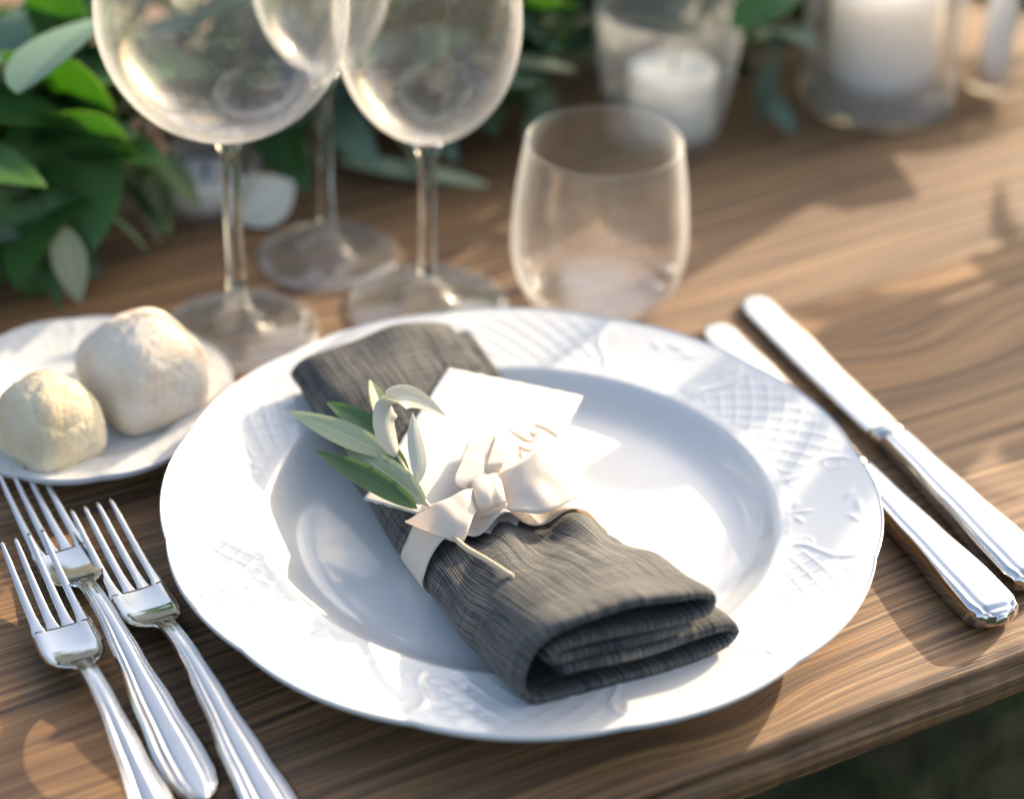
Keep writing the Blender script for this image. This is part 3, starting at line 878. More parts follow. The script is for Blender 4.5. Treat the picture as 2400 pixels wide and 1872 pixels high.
# ------------------------------------------------------------------ leaves
def leaf_mesh(L, W, bend=0.3, fold=0.25, twist=0.0, tip=1.0, face=None, back=None, nl=16, nw=6, sway=0.0, wave=0.0):
    """leaf from the origin along +x, face up; two skins with their own materials"""
    G = []; UV = []
    x = z = y = 0.0; ang = 0.0
    for i in range(nl + 1):
        t = i / nl
        w = W / 2 * (sin(pi * min(1, t ** 0.85)) ** 0.75) * (1 - 0.25 * t * tip)
        if i == 0: w = W * 0.02
        if i == nl: w = W * 0.008
        a = -bend * (t - 0.3) * 2
        if i:
            st = L / nl
            x += st * cos(a); z += st * sin(a); y += sway * st * (t - .4)
        row = []
        tw = twist * t
        for j in range(nw + 1):
            s = (j / nw * 2 - 1)
            yy = s * w; zz = abs(s) * w * fold + wave * W * sin(t * 9 + s * 2) * abs(s)
            y2 = yy * cos(tw) - zz * sin(tw); z2 = yy * sin(tw) + zz * cos(tw)
            row.append(Vector((x, y + y2, z + z2))); UV.append((j / nw, t))
        G.append(row)
    V = []; Fq = []; FM = []
    m = nw + 1
    for side in (0, 1):
        for r in G:
            for p in r: V.append(p + Vector((0, 0, 0.00018 if side == 0 else -0.00018)))
    o = (nl + 1) * m
    for i in range(nl):
        for j in range(nw):
            a = i * m + j
            Fq.append((a, a + m, a + m + 1, a + 1)); FM.append(0)
            Fq.append((o + a, o + a + 1, o + a + m + 1, o + a + m)); FM.append(1)
    return mesh('leaf', V, Fq, UV + UV, True, [face, back], FM)

def orient(o, base, tip, roll=0.0, parent=None):
    """place a leaf object so that its x axis runs from base to tip, its face as far up as it goes, then rolled"""
    d = (Vector(tip) - Vector(base)).normalized()
    up = Vector((0, 0, 1)) if abs(d.z) < 0.95 else Vector((0, 1, 0))
    y = up.cross(d).normalized(); z = d.cross(y).normalized()
    R = Matrix((d, y, z)).transposed().to_4x4() @ Matrix.Rotation(roll, 4, 'X')
    R.translation = Vector(base) - (Vector(parent.location) if parent else Vector())
    o.matrix_local = R
    return o

# ------------------------------------------------------------------ olive sprig under the bow
sprig = empty('olive_sprig', (-0.03885, -0.02564, 0.03700))
tag(sprig, 'small olive sprig with grey green leaves tucked under the ribbon', 'sprig')
obj('stem', to_local(tube(crl([(-0.00324, -0.08186, 0.04450), (-0.01294, -0.06975, 0.04250), (-0.02410, -0.05389, 0.03850), (-0.03447, -0.03074, 0.03550), (-0.03879, -0.02701, 0.03800), (-0.04667, -0.01349, 0.04250), (-0.05727, 0.01038, 0.04550)], 50), [0.0011] * 18 + [0.0010] * 18 + [0.0008] * 14, 10), sprig), sprig, CUTTWIG)
for base, tip, W, rl, bd, fo, fm_, bm_, tw in [
    ((-0.05333, -0.00390, 0.04350), (-0.09807, 0.02444, 0.04700), 0.012, -0.45, 0.1, 0.14, L_SILVER, L_OLIVE, 0),
    ((-0.05526, 0.00605, 0.04500), (-0.08274, 0.02777, 0.05000), 0.0105, -0.3, 0.12, 0.25, L_OLIVE, L_SILVER, 0),
    ((-0.05713, 0.01112, 0.04500), (-0.06448, 0.03570, 0.05600), 0.0115, 0.5, 0.12, 0.3, L_OLIVE, L_SILVER, 0),
    ((-0.03873, -0.02833, 0.03850), (-0.07500, 0.00770, 0.04300), 0.014, -0.45, 0.08, 0.12, L_SILVER, L_OLIVE, 0),
    ((-0.04623, -0.01464, 0.04100), (-0.06475, 0.01475, 0.04700), 0.0085, -0.3, 0.14, 0.22, L_OLIVE, L_SILVER, 0),
    ((-0.04201, -0.03062, 0.03750), (-0.08589, 0.00344, 0.04300), 0.0108, -0.4, 0.14, 0.22, L_OLIVE, L_SILVER, 0)]:
    L = (Vector(tip) - Vector(base)).length
    o = obj('leaf', leaf_mesh(L * 1.02, W, bd, fo, tw, 0.6, fm_, bm_, 24, 8), sprig)
    orient(o, base, tip, rl, sprig)
def path_leaf(pts, W, side, face, back, n=30):
    P_ = crl(pts, n); V = []; UV = []; Fq = []; FM = []
    G = []
    for i, p in enumerate(P_):
        t_ = i / (n - 1); tt = (P_[min(i + 1, n - 1)] - P_[max(i - 1, 0)]).normalized()
        s = Vector(side); s = (s - tt * s.dot(tt)).normalized(); nn = tt.cross(s)
        w = W / 2 * max(0.03, sin(pi * min(1, t_ ** .8)) ** 0.8)
        G.append([p + s * (w * (j / 3 - 1)) + nn * (abs(j / 3 - 1) * w * 0.25) for j in range(7)])
        UV += [(j / 6, t_) for j in range(7)]
    for sd in (0, 1):
        for i, r in enumerate(G):
            for j, p in enumerate(r):
                nn = (G[min(i + 1, n - 1)][j] - G[max(i - 1, 0)][j]).cross(r[min(j + 1, 6)] - r[max(j - 1, 0)]).normalized()
                V.append(p + nn * (0.0002 if sd == 0 else -0.0002))
    o_ = n * 7
    for i in range(n - 1):
        for j in range(6):
            a = i * 7 + j
            Fq.append((a, a + 7, a + 8, a + 1)); FM.append(0); Fq.append((o_ + a, o_ + a + 1, o_ + a + 8, o_ + a + 7)); FM.append(1)
    return mesh('leaf', V, Fq, UV + UV, True, [face, back], FM)
obj('leaf', to_local(path_leaf([(-0.05103, -0.00375, 0.04300), (-0.05454, -0.00193, 0.05050), (-0.05629, -0.00022, 0.05900), (-0.05407, 0.00479, 0.06400), (-0.04856, 0.00910, 0.06500), (-0.04064, 0.01216, 0.06000), (-0.03231, 0.01254, 0.05350)], 0.0120, (0.55, 0.75, 0.35), L_PALE, L_PALE), sprig), sprig)
obj('leaf', to_local(path_leaf([(-0.04234, -0.01635, 0.04000), (-0.04242, -0.01070, 0.04650), (-0.04450, -0.00319, 0.05400), (-0.04567, 0.00497, 0.06000)], 0.0070, (0.9, 0.4, 0.1), L_PALE, L_PALE), sprig), sprig)

# ------------------------------------------------------------------ cutlery
def ring_sec(hw, th, dome, border, n=41):
    """closed section of a flat handle: (y, z) with raised border lines and a domed middle"""
    top = []
    for i in range(n):
        s = i / (n - 1) * 2 - 1
        a = abs(s)
        z = th * (1 - a ** 6) * 0.5
        z += dome * (1 - a * a)
        z += border * (gauss(a - 0.82, 0.07) - 0.9 * gauss(a - 0.68, 0.06) + 0.5 * gauss(a - 0.52, 0.06) - 0.5 * gauss(a - 0.40, 0.06))
        top.append((s * hw, z))
    bot = [(s * hw * 0.99, -th * 0.5 * (1 - abs(s) ** 5)) for s in [(1 - i / (n - 1) * 2) for i in range(n)]][1:-1]
    return top + bot
FZ = [(0.0, 0.0125), (0.012, 0.0092), (0.028, 0.0058), (0.045, 0.0040), (0.058, 0.0044), (0.066, 0.0066), (0.073, 0.0102), (0.081, 0.0128), (0.095, 0.0142), (0.115, 0.0128), (0.145, 0.0085), (0.175, 0.0048), (0.195, 0.0032), (0.212, 0.0028)]
def fz(x): return cr([(a, b, 0) for a, b in FZ], _fidx(x)).y
def _fidx(x):
    for k in range(len(FZ) - 1):
        if x <= FZ[k + 1][0]:
            return (k + (x - FZ[k][0]) / (FZ[k + 1][0] - FZ[k][0])) / (len(FZ) - 1)
    return 1.0
def build_fork(label, loc, rz, pitch=0.0, roll_=0.0):
    f = empty('fork', loc, rz); f.rotation_euler = (roll_, pitch, rz)
    tag(f, label, 'fork', 'forks left of the dinner plate')
    # handle
    HW = [(0.070, 0.0046), (0.076, 0.0038), (0.085, 0.0037), (0.105, 0.0042), (0.130, 0.0058), (0.160, 0.0085), (0.185, 0.0103), (0.197, 0.0101), (0.204, 0.0084), (0.209, 0.0054), (0.2118, 0.0014)]
    rings = []
    for i in range(72):
        u = i / 71; x = 0.068 + (0.2118 - 0.068) * (1 - (1 - u) ** 1.25)
        hw = interp(HW, x); z = fz(x)
        th = interp([(0.068, 0.0030), (0.09, 0.0036), (0.15, 0.0026), (0.2118, 0.0020)], x)
        rings.append([(x, y, z + zz) for y, zz in ring_sec(hw, th, interp([(0.07, 0.0003), (0.12, 0.0009), (0.18, 0.0006), (0.2118, 0.0001)], x), 0.0006)])
    obj('handle', loft(rings), f, STEEL)
    # head
    HD = [(0.0435, 0.0123), (0.050, 0.0126), (0.056, 0.0128), (0.062, 0.0122), (0.0665, 0.0104), (0.0700, 0.0078), (0.0730, 0.0054), (0.0760, 0.0040), (0.079, 0.0036)]
    rings = []
    for i in range(34):
        x = 0.0455 + (0.079 - 0.0455) * i / 33
        hw = interp(HD, x); z = fz(x); th = 0.0019
        cup = 0.0012 * min(1, (0.079 - x) / 0.02)
        top = []; bot = []
        for k in range(13):
            s = k / 12 * 2 - 1
            e = (1 - abs(s) ** 8)
            top.append((x, s * hw, z + cup * s * s + th * .5 * e)); bot.append((x, s * hw, z + cup * s * s - th * .5 * e))
        rings.append(top + bot[::-1][1:-1])
    obj('head', loft(rings), f, STEEL)
    for k in range(4):
        yc0 = (k - 1.5) * 0.00585; yc1 = (k - 1.5) * 0.0063
        rings = []
        for i in range(30):
            u = i / 29; x = 0.0002 + 0.0498 * u
            w = interp([(0, 0.0005), (0.002, 0.00085), (0.012, 0.00125), (0.035, 0.00185), (0.042, 0.0022), (0.0455, 0.0029), (0.0498, 0.0029)], x)
            th = interp([(0, 0.0005), (0.004, 0.0011), (0.044, 0.00185), (0.047, 0.0016), (0.05, 0.0010)], x)
            yc = yc0 + (yc1 - yc0) * u; z = fz(x) + 0.0012 * (yc1 / 0.0128) ** 2 * u
            ex = 0.75 - 0.5 * max(0, (x - 0.03) / 0.02)
            rings.append([(x, yc + w * math.copysign(abs(cos(a)) ** ex, cos(a)), z + th * .5 * math.copysign(abs(sin(a)) ** ex, sin(a))) for a in [2 * pi * q / 20 for q in range(20)]])
        obj('tine', loft(rings), f, STEEL)
    return f
def remap_fork(f):
    for ch in f.children:
        for v in ch.data.vertices:
            x = v.co.x
            v.co.x = x * 1.18 if x < 0.07 else 0.0826 + (x - 0.07) * 0.941
            v.co.y *= 0.97
remap_fork(build_fork('fork nearest the left picture edge, its tines over the middle fork', (-0.20403, -0.02623, 0.00350), radians(-63.0), 0.012))
remap_fork(build_fork('middle fork, handle lying between the other two and reaching farthest back', (-0.21606, 0.02536, 0.00000), radians(-61.0), 0))
remap_fork(build_fork('fork nearest the dinner plate, its four tines clear of the others', (-0.18064, 0.00070, 0.00020), radians(-60.8), 0))
def build_knife(label, loc, rz, LB=0.128, LH=0.120, pitch=0.0):
    k = empty('knife', loc, rz); k.rotation_euler = (0, pitch, rz)
    tag(k, label, 'knife', 'knives right of the dinner plate')
    # blade: x 0..LB, spine on -y (right hand side seen from the handle)
    rings = []
    for i in range(60):
        u = i / 59; x = LB * (1 - (1 - u) ** 1.0) + 0.0002
        e = x / LB
        back = 0.0088 * min(1, sqrt(max(0, 1 - (max(0, 0.07 - e) / 0.07) ** 2)))
        belly = -(0.0098 * min(1, sqrt(max(0, 1 - (max(0, 0.11 - e) / 0.11) ** 2)))) * interp([(0, 1), (0.4, 1.04), (0.8, 0.98), (1, 0.90)], e)
        th = interp([(0, 0.0007), (0.5, 0.0013), (1, 0.0020)], e)
        ring = []
        for s in range(9):
            f = s / 8; y = back + (belly - back) * f
            ring.append((x, y, th * .5 * (1 if f < .75 else (1 - (f - .75) / .25 * .85)) * (1 - (2 * f - 1) ** 8 * .5)))
        ring2 = [(a, b, -c) for a, b, c in ring[::-1]][1:-1]
        rings.append(ring + ring2)
    obj('blade', loft(rings), k, BLADE)
    # bolster collar
    rings = []
    for x, hw, hh in ((LB - 0.002, 0.0076, 0.0016), (LB - 0.0012, 0.0080, 0.0026), (LB + 0.001, 0.0084, 0.0042), (LB + 0.0035, 0.0086, 0.0050), (LB + 0.006, 0.0082, 0.0050), (LB + 0.0075, 0.0075, 0.0046), (LB + 0.0095, 0.0072, 0.0045)):
        rings.append([(x, hw * cos(a), hh * sin(a)) for a in [2 * pi * q / 28 for q in range(28)]])
    obj('bolster', loft(rings), k, STEEL)
    rings = []
    for i in range(80):
        u = i / 79; x = LB + 0.0085 + (LH - 0.0085) * (1 - (1 - u) ** 1.5)
        e = (x - LB) / LH
        hw = interp([(0.06, 0.0068), (0.2, 0.0074), (0.5, 0.0092), (0.8, 0.0116), (0.92, 0.0118), (0.97, 0.0102), (0.99, 0.0072), (1.0, 0.0030)], e)
        hh = interp([(0.06, 0.0044), (0.3, 0.0047), (0.8, 0.0056), (0.95, 0.0052), (1.0, 0.0028)], e)
        ring = []
        for q in range(36):
            a = 2 * pi * q / 36
            c, s = cos(a), sin(a)
            y = hw * math.copysign(abs(c) ** .55, c); z = hh * math.copysign(abs(s) ** .45, s)
            f = abs(y) / hw
            if s > 0:
                z += 0.0007 * gauss(f - 0.80, 0.06) - 0.0006 * gauss(f - 0.68, 0.06) + 0.0005 * (1 - f * f)
                endq = (1 - e) * LH / hw
                if endq < 1.0: z += -0.0006 * gauss(endq - 0.34, 0.06) * (f < 0.68) + 0.0005 * gauss(endq - 0.22, 0.06) * (f < .8)
            ring.append((x, y, z))
        rings.append(ring)
    obj('handle', loft(rings), k, STEEL)
    return k
build_knife('smaller knife lying partly behind the dinner plate rim', (0.09111, 0.17491, 0.00300), radians(-65.9), 0.129, 0.121, -0.0125)
build_knife('larger knife lying farthest right beside the dinner plate', (0.11140, 0.20184, 0.00300), radians(-66.3), 0.129, 0.123, -0.0125)

# ------------------------------------------------------------------ glasses
def glass_shell(profile_out, wall=0.0009, bottom=0.0012, n=120):
    """outer profile from the bottom centre to the rim -> closed shell with an inner skin and rounded rim"""
    inner = [(max(0.0, r - wall), z + (bottom if r < 0.02 else bottom * .4)) for r, z in profile_out]
    rt, zt = profile_out[-1]
    rim = [(rt - wall * .2, zt + wall * .45), (rt - wall * .5, zt + wall * .6), (rt - wall * .8, zt + wall * .45)]
    inner[-1] = (rt - wall, zt)
    inner[0] = (0.0, inner[0][1])
    return lathe(profile_out + rim + inner[::-1], n)
def ellipse_bowl(zb, zc, rmax, ztop, rtop, r0):
    prof = [(0.0, zb)]
    nb = 30
    for i in range(1, nb + 1):
        a = -pi / 2 + (pi / 2) * i / nb
        prof.append((rmax * cos(a), zc + (zc - zb) * sin(a)))
    for i in range(1, 19):
        u = i / 18
        prof.append((rmax + (rtop - rmax) * (u ** 1.9), zc + (ztop - zc) * u))
    return prof
def wine_glass(label, loc, foot_r, zb, zc, rmax, ztop, rtop, stem_r=0.0042, cone=0.016):
    g_ = empty('wine_glass', loc)
    tag(g_, label, 'wine glass', 'wine glasses behind the dinner plate')
    prof = ellipse_bowl(zb, zc, rmax, ztop, rtop, stem_r)
    obj('bowl', glass_shell(prof), g_, THIN)
    zs = 0.0056 + cone
    st = [(0.0, zs - 0.0005)]
    for i in range(0, 15):
        u = i / 14; st.append((stem_r * (1 - 0.12 * sin(pi * u)), zs - 0.0005 + (zb - 0.010 - zs) * u))
    st += [(stem_r * 1.3, zb - 0.006), (stem_r * 1.8, zb - 0.0022), (stem_r * 1.2, zb - 0.0008), (0.0, zb - 0.0008)]
    obj('stem', lathe(st, 48), g_, SOLID)
    ft = [(0.0, 0.0006), (foot_r * .5, 0.0008), (foot_r * .97, 0.0006), (foot_r, 0.0012), (foot_r, 0.0019), (foot_r * .98, 0.0024), (foot_r * .75, 0.0029), (foot_r * .5, 0.0037), (foot_r * .36, 0.0050)] + [(stem_r + (foot_r * .30 - stem_r) * (1 - u) ** 2.2, 0.0056 + cone * (0.06 + 0.94 * u)) for u in [i / 12 for i in range(13)]] + [(0.0, 0.0056 + cone)]
    obj('foot', lathe(ft, 96), g_, FOOT)
    return g_
wine_glass('large round wine glass standing behind the bread rolls', (-0.13742, 0.15882, 0.00020), 0.0385, 0.108, 0.166, 0.0560, 0.228, 0.043, 0.0046, 0.020)
wine_glass('slim wine glass farthest back, its whole round foot in view', (-0.10072, 0.23342, 0.00020), 0.0360, 0.105, 0.158, 0.0335, 0.215, 0.027, 0.0042, 0.016)
wine_glass('medium wine glass between the slim one and the water tumbler', (-0.04795, 0.18834, 0.00020), 0.0400, 0.0925, 0.150, 0.0430, 0.205, 0.035, 0.0044, 0.014)

tumbler = empty('water_tumbler', (0.03546, 0.19936, 0.00020))
tag(tumbler, 'stemless clear water tumbler standing behind the dinner plate', 'glass')
tp = [(0.0, 0.0008), (0.020, 0.0006), (0.0285, 0.0010), (0.0330, 0.0040), (0.0370, 0.0090), (0.0405, 0.0170), (0.0425, 0.0260), (0.0432, 0.0350), (0.0428, 0.0460), (0.0418, 0.0580), (0.0402, 0.0710), (0.0388, 0.0800), (0.0378, 0.0870)]
tps = [tuple(cr([(r, z, 0) for r, z in tp], i / 60))[:2] for i in range(61)]
tps[0] = (0.0, tp[0][1])
inn = [(max(0, r - (0.0013 if z > 0.012 else 0.0035)), max(z, 0.0075)) for r, z in tps]
inn = [(r, z if z > 0.0076 else 0.0068 + 0.0008 * (r / 0.03) ** 2) for r, z in inn]
rt, zt = tps[-1]
obj('body', lathe(tps + [(rt - 0.0003, zt + 0.0006), (rt - 0.00065, zt + 0.0008), (rt - 0.001, zt + 0.0006)] + inn[::-1], 128), tumbler, THIN)

def candle(name, label, loc, r, h, loc_z, lean=0.0, grp='white candles among the greenery'):
    c = empty(name, (loc[0], loc[1], loc_z))
    tag(c, label, 'candle', grp)
    pr_ = [(0.0, 0.0), (r * .97, 0.0), (r, 0.0015)]
    for i in range(1, 9): pr_.append((r * (1 - 0.004 * sin(i * 1.7)), 0.0015 + (h - 0.004) * i / 8))
    pr_ += [(r * .97, h - 0.0005), (r * .92, h), (r * .7, h - 0.0018), (r * .3, h - 0.003), (0.0, h - 0.0034)]
    obj('wax', lathe(pr_, 64), c, WAX)
    obj('wick', tube([(0, 0, h - 0.006), (0.0004, 0, h + 0.002), (0.0018, 0.0005, h + 0.007)], [0.0011, 0.0010, 0.0007], 8), c, WICK)
    return c

# votive tumbler of pressed glass with a candle
vot = empty('candle_glass', (0.07580, 0.38248, 0.00020))
tag(vot, 'patterned pressed glass candle tumbler holding a short white candle', 'candle holder', 'glass candle holders')
vp = [(0.0, 0.0006), (0.026, 0.0006), (0.0305, 0.0015), (0.032, 0.006)]
for i in range(1, 41):
    u = i / 40; z = 0.006 + 0.072 * u
    ridge = 0.0009 * abs(sin(u * pi * 7)) * (0.25 < u < 0.80)
    vp.append((0.032 + 0.0090 * u ** 0.9 + ridge, z))
vi = [(max(0, r - 0.0024), max(z, 0.006)) for r, z in vp]
rt, zt = vp[-1]
me = lathe(vp + [(rt - 0.0006, zt + 0.0010), (rt - 0.0016, zt + 0.0010)] + vi[::-1], 120)
for v in me.vertices:
    r = sqrt(v.co.x ** 2 + v.co.y ** 2); a = atan2(v.co.y, v.co.x)
    if 0.022 < v.co.z < 0.064 and r > 0.03:
        k = 1 + 0.014 * abs(sin(a * 12 + v.co.z * 190)) * abs(sin(a * 12 - v.co.z * 190))
        v.co.x *= k; v.co.y *= k
obj('tumbler', me, vot, PRESSED)
candle('candle', 'short white candle inside the patterned glass tumbler', (0.07580 + 0.0035, 0.38248), 0.0245, 0.037, 0.0064)

# hurricane holder with a wide pillar candle
hur = empty('candle_glass', (0.20357, 0.43745, 0.00020))
tag(hur, 'wide clear glass cylinder holding the thick pillar candle', 'candle holder', 'glass candle holders')
R_ = 0.045
hp = [(0.0, 0.0148), (R_ * .9, 0.0148), (R_ * .985, 0.0150), (R_, 0.0155)] + [(R_, 0.0155 + 0.1045 * i / 20) for i in range(1, 21)]
obj('base', lathe([(0, 0.0003), (R_ * .93, 0.0003), (R_ * .99, 0.0016), (R_ * 1.0, 0.0045), (R_ * 1.0, 0.0110), (R_ * 0.985, 0.0136), (R_ * .93, 0.0145), (0, 0.0145)], 96), hur, JAR)
hi = [(R_ - 0.003, 0.120), (R_ - 0.003, 0.020), (R_ - 0.0045, 0.0165), (R_ * .6, 0.0160), (0.0, 0.0158)]
obj('cylinder', lathe(hp + [(R_ - 0.0008, 0.1212), (R_ - 0.0022, 0.1212)] + hi, 120), hur, THIN)
candle('pillar_candle', 'thick white pillar candle inside the wide clear glass cylinder', (0.20357, 0.43745), 0.0325, 0.062, 0.0162)

# small candle in a clear holder at the right end
sm = empty('candle_glass', (0.27372, 0.45564, 0.00020))
tag(sm, 'small clear glass holder with a slim candle at the right edge', 'candle holder', 'glass candle holders')
obj('cup', lathe([(0, 0.0004), (0.012, 0.0004), (0.0135, 0.002), (0.0135, 0.022), (0.0128, 0.0226), (0.0121, 0.022), (0.0121, 0.006), (0, 0.005)], 64), sm, THIN)
candle('taper_candle', 'slim white candle at the right edge behind the pillar candle', (0.27372, 0.45564), 0.0085, 0.15, 0.0054)

# low votive half hidden behind the stem of the large wine glass
lv = empty('candle_glass', (-0.16966, 0.28570, 0.00020))
tag(lv, 'low clear glass votive cup in the leaves behind the large wine glass stem', 'candle holder', 'glass candle holders')
obj('cup', lathe([(0, 0.0004), (0.020, 0.0004), (0.024, 0.002), (0.0275, 0.012), (0.029, 0.026), (0.0283, 0.0268), (0.0275, 0.026), (0.0255, 0.012), (0.021, 0.005), (0, 0.0045)], 72), lv, PRESSED)
candle('tea_light', 'tea light candle inside the low votive cup among the leaves', (-0.16966, 0.28570), 0.019, 0.015, 0.005)

# ------------------------------------------------------------------ garland
garland = empty('greenery_garland', (0.0, 0.425, 0.0))
tag(garland, 'loose garland of mixed green leaves laid along the table behind the glasses', 'garland')
CORE = [(-0.6, 0.07), (-0.45, 0.16), (-0.3, 0.255), (-0.2, 0.33), (-0.1, 0.395), (0.0, 0.425), (0.1, 0.445), (0.2, 0.49), (0.3, 0.53), (0.5, 0.60), (0.95, 0.80)]
def core(x):
    for (a, b), (c_, d_) in zip(CORE, CORE[1:]):
        if x <= c_: break
    return Vector((x, b + (d_ - b) * (x - a) / (c_ - a) + 0.006 * sin(9 * x), 0.030))
GAX = Vector((0.905, 0.425, 0)); GLT = Vector((0.425, -0.905, 0))       # along, and towards the viewer
for dz, dv, rr_ in ((0.0, 0.0, 0.004), (0.015, 0.02, 0.003), (0.01, -0.025, 0.003)):
    pth = [core(-0.6 + 1.5 * i / 50) + Vector((0, 0, dz + 0.01 * sin(i * .9 + dv * 90))) + GLT * (dv + 0.01 * sin(i * .7 + dz * 100)) for i in range(51)]
    o = obj('stem', tube([p - Vector(garland.location) for p in pth], rr_, 8), garland, TWIG)
KINDS = []
for k in range(4): KINDS.append(('broad', leaf_mesh(0.085 + 0.012 * k, 0.040 + 0.004 * k, 0.25 + 0.1 * k, 0.22, 0.1 * k, 0.5, L_BROAD, L_BROADB, 14, 6, 0.1, 0.02)))
for k in range(3): KINDS.append(('olive', leaf_mesh(0.062 + 0.008 * k, 0.0135, 0.15 + 0.12 * k, 0.18, 0.2 * k, 0.5, L_OLIVE, L_SILVER, 12, 4)))
for k in range(2): KINDS.append(('silver', leaf_mesh(0.060 + 0.01 * k, 0.0150, 0.15 + 0.1 * k, 0.12, 0.0, 0.5, L_SILVER, L_OLIVE, 12, 4)))
for k in range(3): KINDS.append(('euc', leaf_mesh(0.052 + 0.012 * k, 0.026, 0.2 + 0.1 * k, 0.15, 0.1, 0.2, L_EUC, L_EUC, 12, 6)))
KEEP = [(0.0758, 0.3825, 0.052, 0.12), (0.2036, 0.4375, 0.056, 0.14), (0.2737, 0.4556, 0.022, 0.2), (-0.1697, 0.2857, 0.036, 0.06),
        (-0.1007, 0.2334, 0.045, 0.3), (-0.137, 0.159, 0.062, 0.3), (-0.048, 0.188, 0.05, 0.3), (0.0355, 0.199, 0.05, 0.2)]
def clear(a, b, w):
    for i in range(7):
        p = Vector(a).lerp(Vector(b), i / 6)
        if p.z < 0.003: return False
        for (x, y, r, z) in KEEP:
            if p.z < z and (p.x - x) ** 2 + (p.y - y) ** 2 < (r + w * .2) ** 2: return False
    return True
gr = random.Random(21)
count = 0
while count < 282:
    x = gr.uniform(-0.42, 0.27) if gr.random() < 0.62 else gr.uniform(-0.03, 0.24)
    low = 1.0 if x < 0.12 else 0.55
    ph = gr.uniform(-0.15, pi + 0.1)                # round the core: 0 = towards the viewer, pi/2 = up
    rad = GLT * cos(ph) + Vector((0, 0, 1)) * sin(ph)
    al = gr.choice((-1, 1)) * gr.uniform(0.1, 1.1)
    d = (rad * gr.uniform(0.5, 1.0) + GAX * al + Vector((0, 0, gr.uniform(-0.5, 0.25)))).normalized()
    kname, me = KINDS[gr.choices(range(len(KINDS)), [5, 5, 5, 4, 4, 4, 4, 3, 3, 5, 5, 5])[0]]
    L = me.vertices and max(v.co.x for v in me.vertices)
    rad = Vector((rad.x, rad.y, rad.z * low)); d.z *= low; d.normalize()
    base = core(x) + rad * gr.uniform(0.012, 0.062)
    base.z = max(base.z, 0.012)
    tip = base + d * L
    if tip.z < 0.006:
        d.z += (0.008 - tip.z) / L; d.normalize(); tip = base + d * L
    if (tip - core(x)).dot(GLT) > 0.118 + 0.03 * (x < -0.15): continue
    if not clear(base, tip, 0.03 if kname in ('broad', 'euc') else 0.014): continue
    o = obj('leaf', me, garland)
    orient(o, base, tip, gr.uniform(-0.7, 0.7), garland)
    count += 1
# the mass of smaller leaves that fills the middle of the garland
V = []; UV = []; Fq = []; FM = []; srcs = [KINDS[i][1] for i in (0, 1, 4, 5, 9, 10, 11)]
SL = [L_BROAD, L_BROADB, L_OLIVE, L_SILVER, L_EUC]
LUT = {0: (0, 1), 1: (0, 1), 2: (2, 3), 3: (2, 3), 4: (4, 4), 5: (4, 4), 6: (4, 4)}
n_ = 0
while n_ < 800:
    x = gr.uniform(-0.45, 0.30) if gr.random() < 0.6 else gr.uniform(-0.03, 0.26); ph = gr.uniform(-0.2, pi + 0.2); low = 1.0 if x < 0.12 else 0.5
    rad = GLT * cos(ph) * 1.25 + Vector((0, 0, 1)) * sin(ph) * low
    d = (rad * gr.uniform(0.2, 0.8) + GAX * gr.uniform(-1, 1) + Vector((0, 0, gr.uniform(-0.4, 0.2)))).normalized()
    k_ = gr.randrange(7); me = srcs[k_]; s_ = gr.uniform(0.55, 0.8)
    L = max(v.co.x for v in me.vertices) * s_
    base = core(x) + rad * gr.uniform(0.0, 0.06); base.z = max(base.z, 0.010)
    tip = base + d * L
    if tip.z < 0.004: d.z += (0.006 - tip.z) / L; d.normalize(); tip = base + d * L
    if (tip - core(x)).dot(GLT) > 0.09 or not clear(base, tip, 0.01): continue
    y_ = Vector((0, 0, 1)).cross(d).normalized(); z_ = d.cross(y_)
    rl_ = gr.uniform(-.8, .8); y2 = y_ * cos(rl_) + z_ * sin(rl_); z2 = z_ * cos(rl_) - y_ * sin(rl_)
    b0 = len(V)
    for v in me.vertices: V.append(base - Vector(garland.location) + (d * v.co.x + y2 * v.co.y + z2 * v.co.z) * s_)
    uvs_ = [None] * len(me.vertices)
    for lp in me.loops: uvs_[lp.vertex_index] = tuple(me.uv_layers[0].data[lp.index].uv)
    UV += uvs_
    for pl in me.polygons: Fq.append(tuple(i + b0 for i in pl.vertices)); FM.append(LUT[k_][pl.material_index])
    n_ += 1
tag(obj('foliage', mesh('foliage', V, Fq, UV, True, SL, FM), garland), kind='stuff')
# unseen leaf bunch, added right of the frame to shade the knives and plate
for k in range(26):
    b0 = Vector((gr.uniform(0.44, 0.53), gr.uniform(0.42, 0.52), 0.012))
    b0 = Vector((0.455, 0.475, 0.012)) + Vector((0.755, -0.656, 0)) * gr.uniform(0.005, 0.10) + Vector((0.656, 0.755, 0)) * gr.uniform(-0.03, 0.05)
    h = gr.uniform(0.08, 0.21)
    top = b0 + Vector((gr.uniform(-0.02, 0.03), gr.uniform(-0.02, 0.03), h))
    mid = b0.lerp(top, 0.5) + Vector((gr.uniform(-0.01, 0.01), gr.uniform(-0.01, 0.01), 0))
    pth = crl([tuple(b0), tuple(mid), tuple(top)], 12)
    obj('stem', tube([p - Vector(garland.location) for p in pth], [0.002 - 0.0001 * i for i in range(12)], 6), garland, TWIG)
    for i in range(7):
        p = pth[1 + int(i * 1.6)]
        a = gr.uniform(0, 2 * pi); d = Vector((cos(a) * .5, sin(a) * .5, gr.uniform(-0.3, 0.9))).normalized()
        me = KINDS[gr.choice((0, 1, 9, 10, 11, 5))][1]
        L = max(v.co.x for v in me.vertices)
        o = obj('leaf', me, garland); orient(o, p, p + d * L, gr.uniform(-0.8, 0.8), garland)
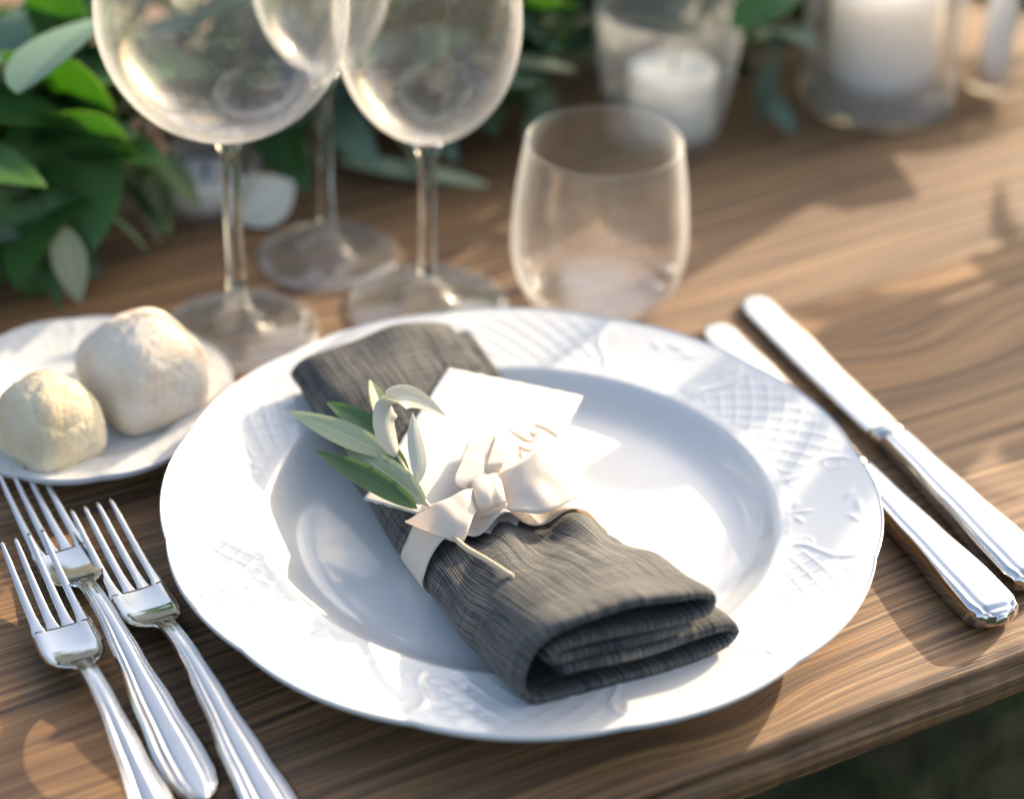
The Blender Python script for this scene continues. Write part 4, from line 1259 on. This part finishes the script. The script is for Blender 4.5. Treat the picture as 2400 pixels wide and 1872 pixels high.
for base, tip, W, rl, bd, fo, fm_, bm_, wv_ in [
    ((-0.22939, 0.25406, 0.07500), (-0.23720, 0.17539, 0.00600), 0.066, -0.35, 0.45, 0.3, L_BROAD, L_BROADB, 0.03),
    ((-0.26258, 0.26515, 0.07000), (-0.25487, 0.18568, 0.01000), 0.052, -0.6, 0.35, 0.35, L_BROAD, L_BROADB, 0.02),
    ((-0.24170, 0.21452, 0.08500), (-0.19298, 0.23650, 0.05500), 0.05, -0.5, 0.25, 0.25, L_BROAD, L_BROADB, 0.02),
    ((-0.25557, 0.22877, 0.11000), (-0.20407, 0.24233, 0.07500), 0.05, -0.7, 0.2, 0.2, L_BROAD, L_BROADB, 0.0),
    ((-0.23334, 0.16776, 0.12000), (-0.20859, 0.24713, 0.13000), 0.042, -0.3, 0.2, 0.15, L_EUC, L_BROADB, 0.0),
    ((-0.22747, 0.19869, 0.03500), (-0.21790, 0.17883, 0.00400), 0.018, 0.2, 0.2, 0.1, L_SILVER, L_OLIVE, 0.0),
    ((-0.22658, 0.22097, 0.01200), (-0.21272, 0.20443, 0.00300), 0.012, 0.2, 0.1, 0.1, L_EUC, L_EUC, 0.0),
    ((-0.19237, 0.25800, 0.03600), (-0.18985, 0.23956, 0.00400), 0.018, 0.9, 0.15, 0.1, L_SILVER, L_PALE, 0.0),
    ((-0.15078, 0.26402, 0.00400), (-0.12364, 0.28326, 0.01800), 0.034, 0.5, 0.2, 0.12, L_PALE, L_PALE, 0.0),
    ((-0.10276, 0.32128, 0.01000), (-0.01939, 0.31596, 0.00300), 0.014, 0.3, 0.12, 0.1, L_SILVER, L_OLIVE, 0.0),
    ((-0.14093, 0.31405, 0.05000), (-0.11294, 0.32233, 0.01200), 0.014, 0.3, 0.2, 0.1, L_SILVER, L_OLIVE, 0.0),
    ((-0.06803, 0.33680, 0.03000), (-0.10342, 0.32954, 0.01000), 0.016, 0.3, 0.2, 0.1, L_SILVER, L_OLIVE, 0.0),
    ((-0.03310, 0.34581, 0.06000), (0.02546, 0.36812, 0.05000), 0.013, 0.3, 0.2, 0.1, L_SILVER, L_OLIVE, 0.0),
    ((0.13876, 0.39523, 0.04500), (0.12808, 0.38530, 0.00600), 0.018, 0.2, 0.2, 0.1, L_EUC, L_EUC, 0.0),
    ((0.10694, 0.35254, 0.08000), (0.14698, 0.37127, 0.10000), 0.03, 0.2, 0.2, 0.1, L_BROAD, L_BROADB, 0.0),
    ]:
    L = (Vector(tip) - Vector(base)).length
    o = obj('leaf', leaf_mesh(L * 1.04, W, bd, fo, 0.0, 0.5, fm_, bm_, 24, 8, 0.0, wv_), garland)
    orient(o, base, tip, rl, garland)
BER = lathe([(0.0, -0.0036)] + [(0.0036 * cos(a), 0.0036 * sin(a)) for a in [-pi / 2 + pi * i / 10 for i in range(1, 10)]] + [(0.0, 0.0036)], 16)
BER.materials.append(BERRY)
bl = [(-0.19922, 0.25626, 0.06000), (-0.19534, 0.25181, 0.05500), (-0.19125, 0.25514, 0.06000), (-0.19012, 0.26203, 0.05000), (-0.18521, 0.25291, 0.05000), (-0.19470, 0.25854, 0.04500), (-0.18756, 0.25818, 0.06200), (-0.17978, 0.25468, 0.06500), (-0.17579, 0.25763, 0.06000), (-0.17219, 0.25936, 0.06500), (-0.19178, 0.26066, 0.04000), (-0.20441, 0.25734, 0.04000)]
for b in bl:
    o = obj('berry', BER, garland); o.location = Vector(b) - Vector(garland.location)
    o.scale = (gr.uniform(.8, 1.2),) * 3
for b in bl[::2]:
    obj('berry_stalk', tube([Vector(b) - Vector(garland.location), Vector((-0.19330, 0.27818, 0.02000)) - Vector(garland.location)], [0.0006, 0.0009], 6), garland, TWIG)
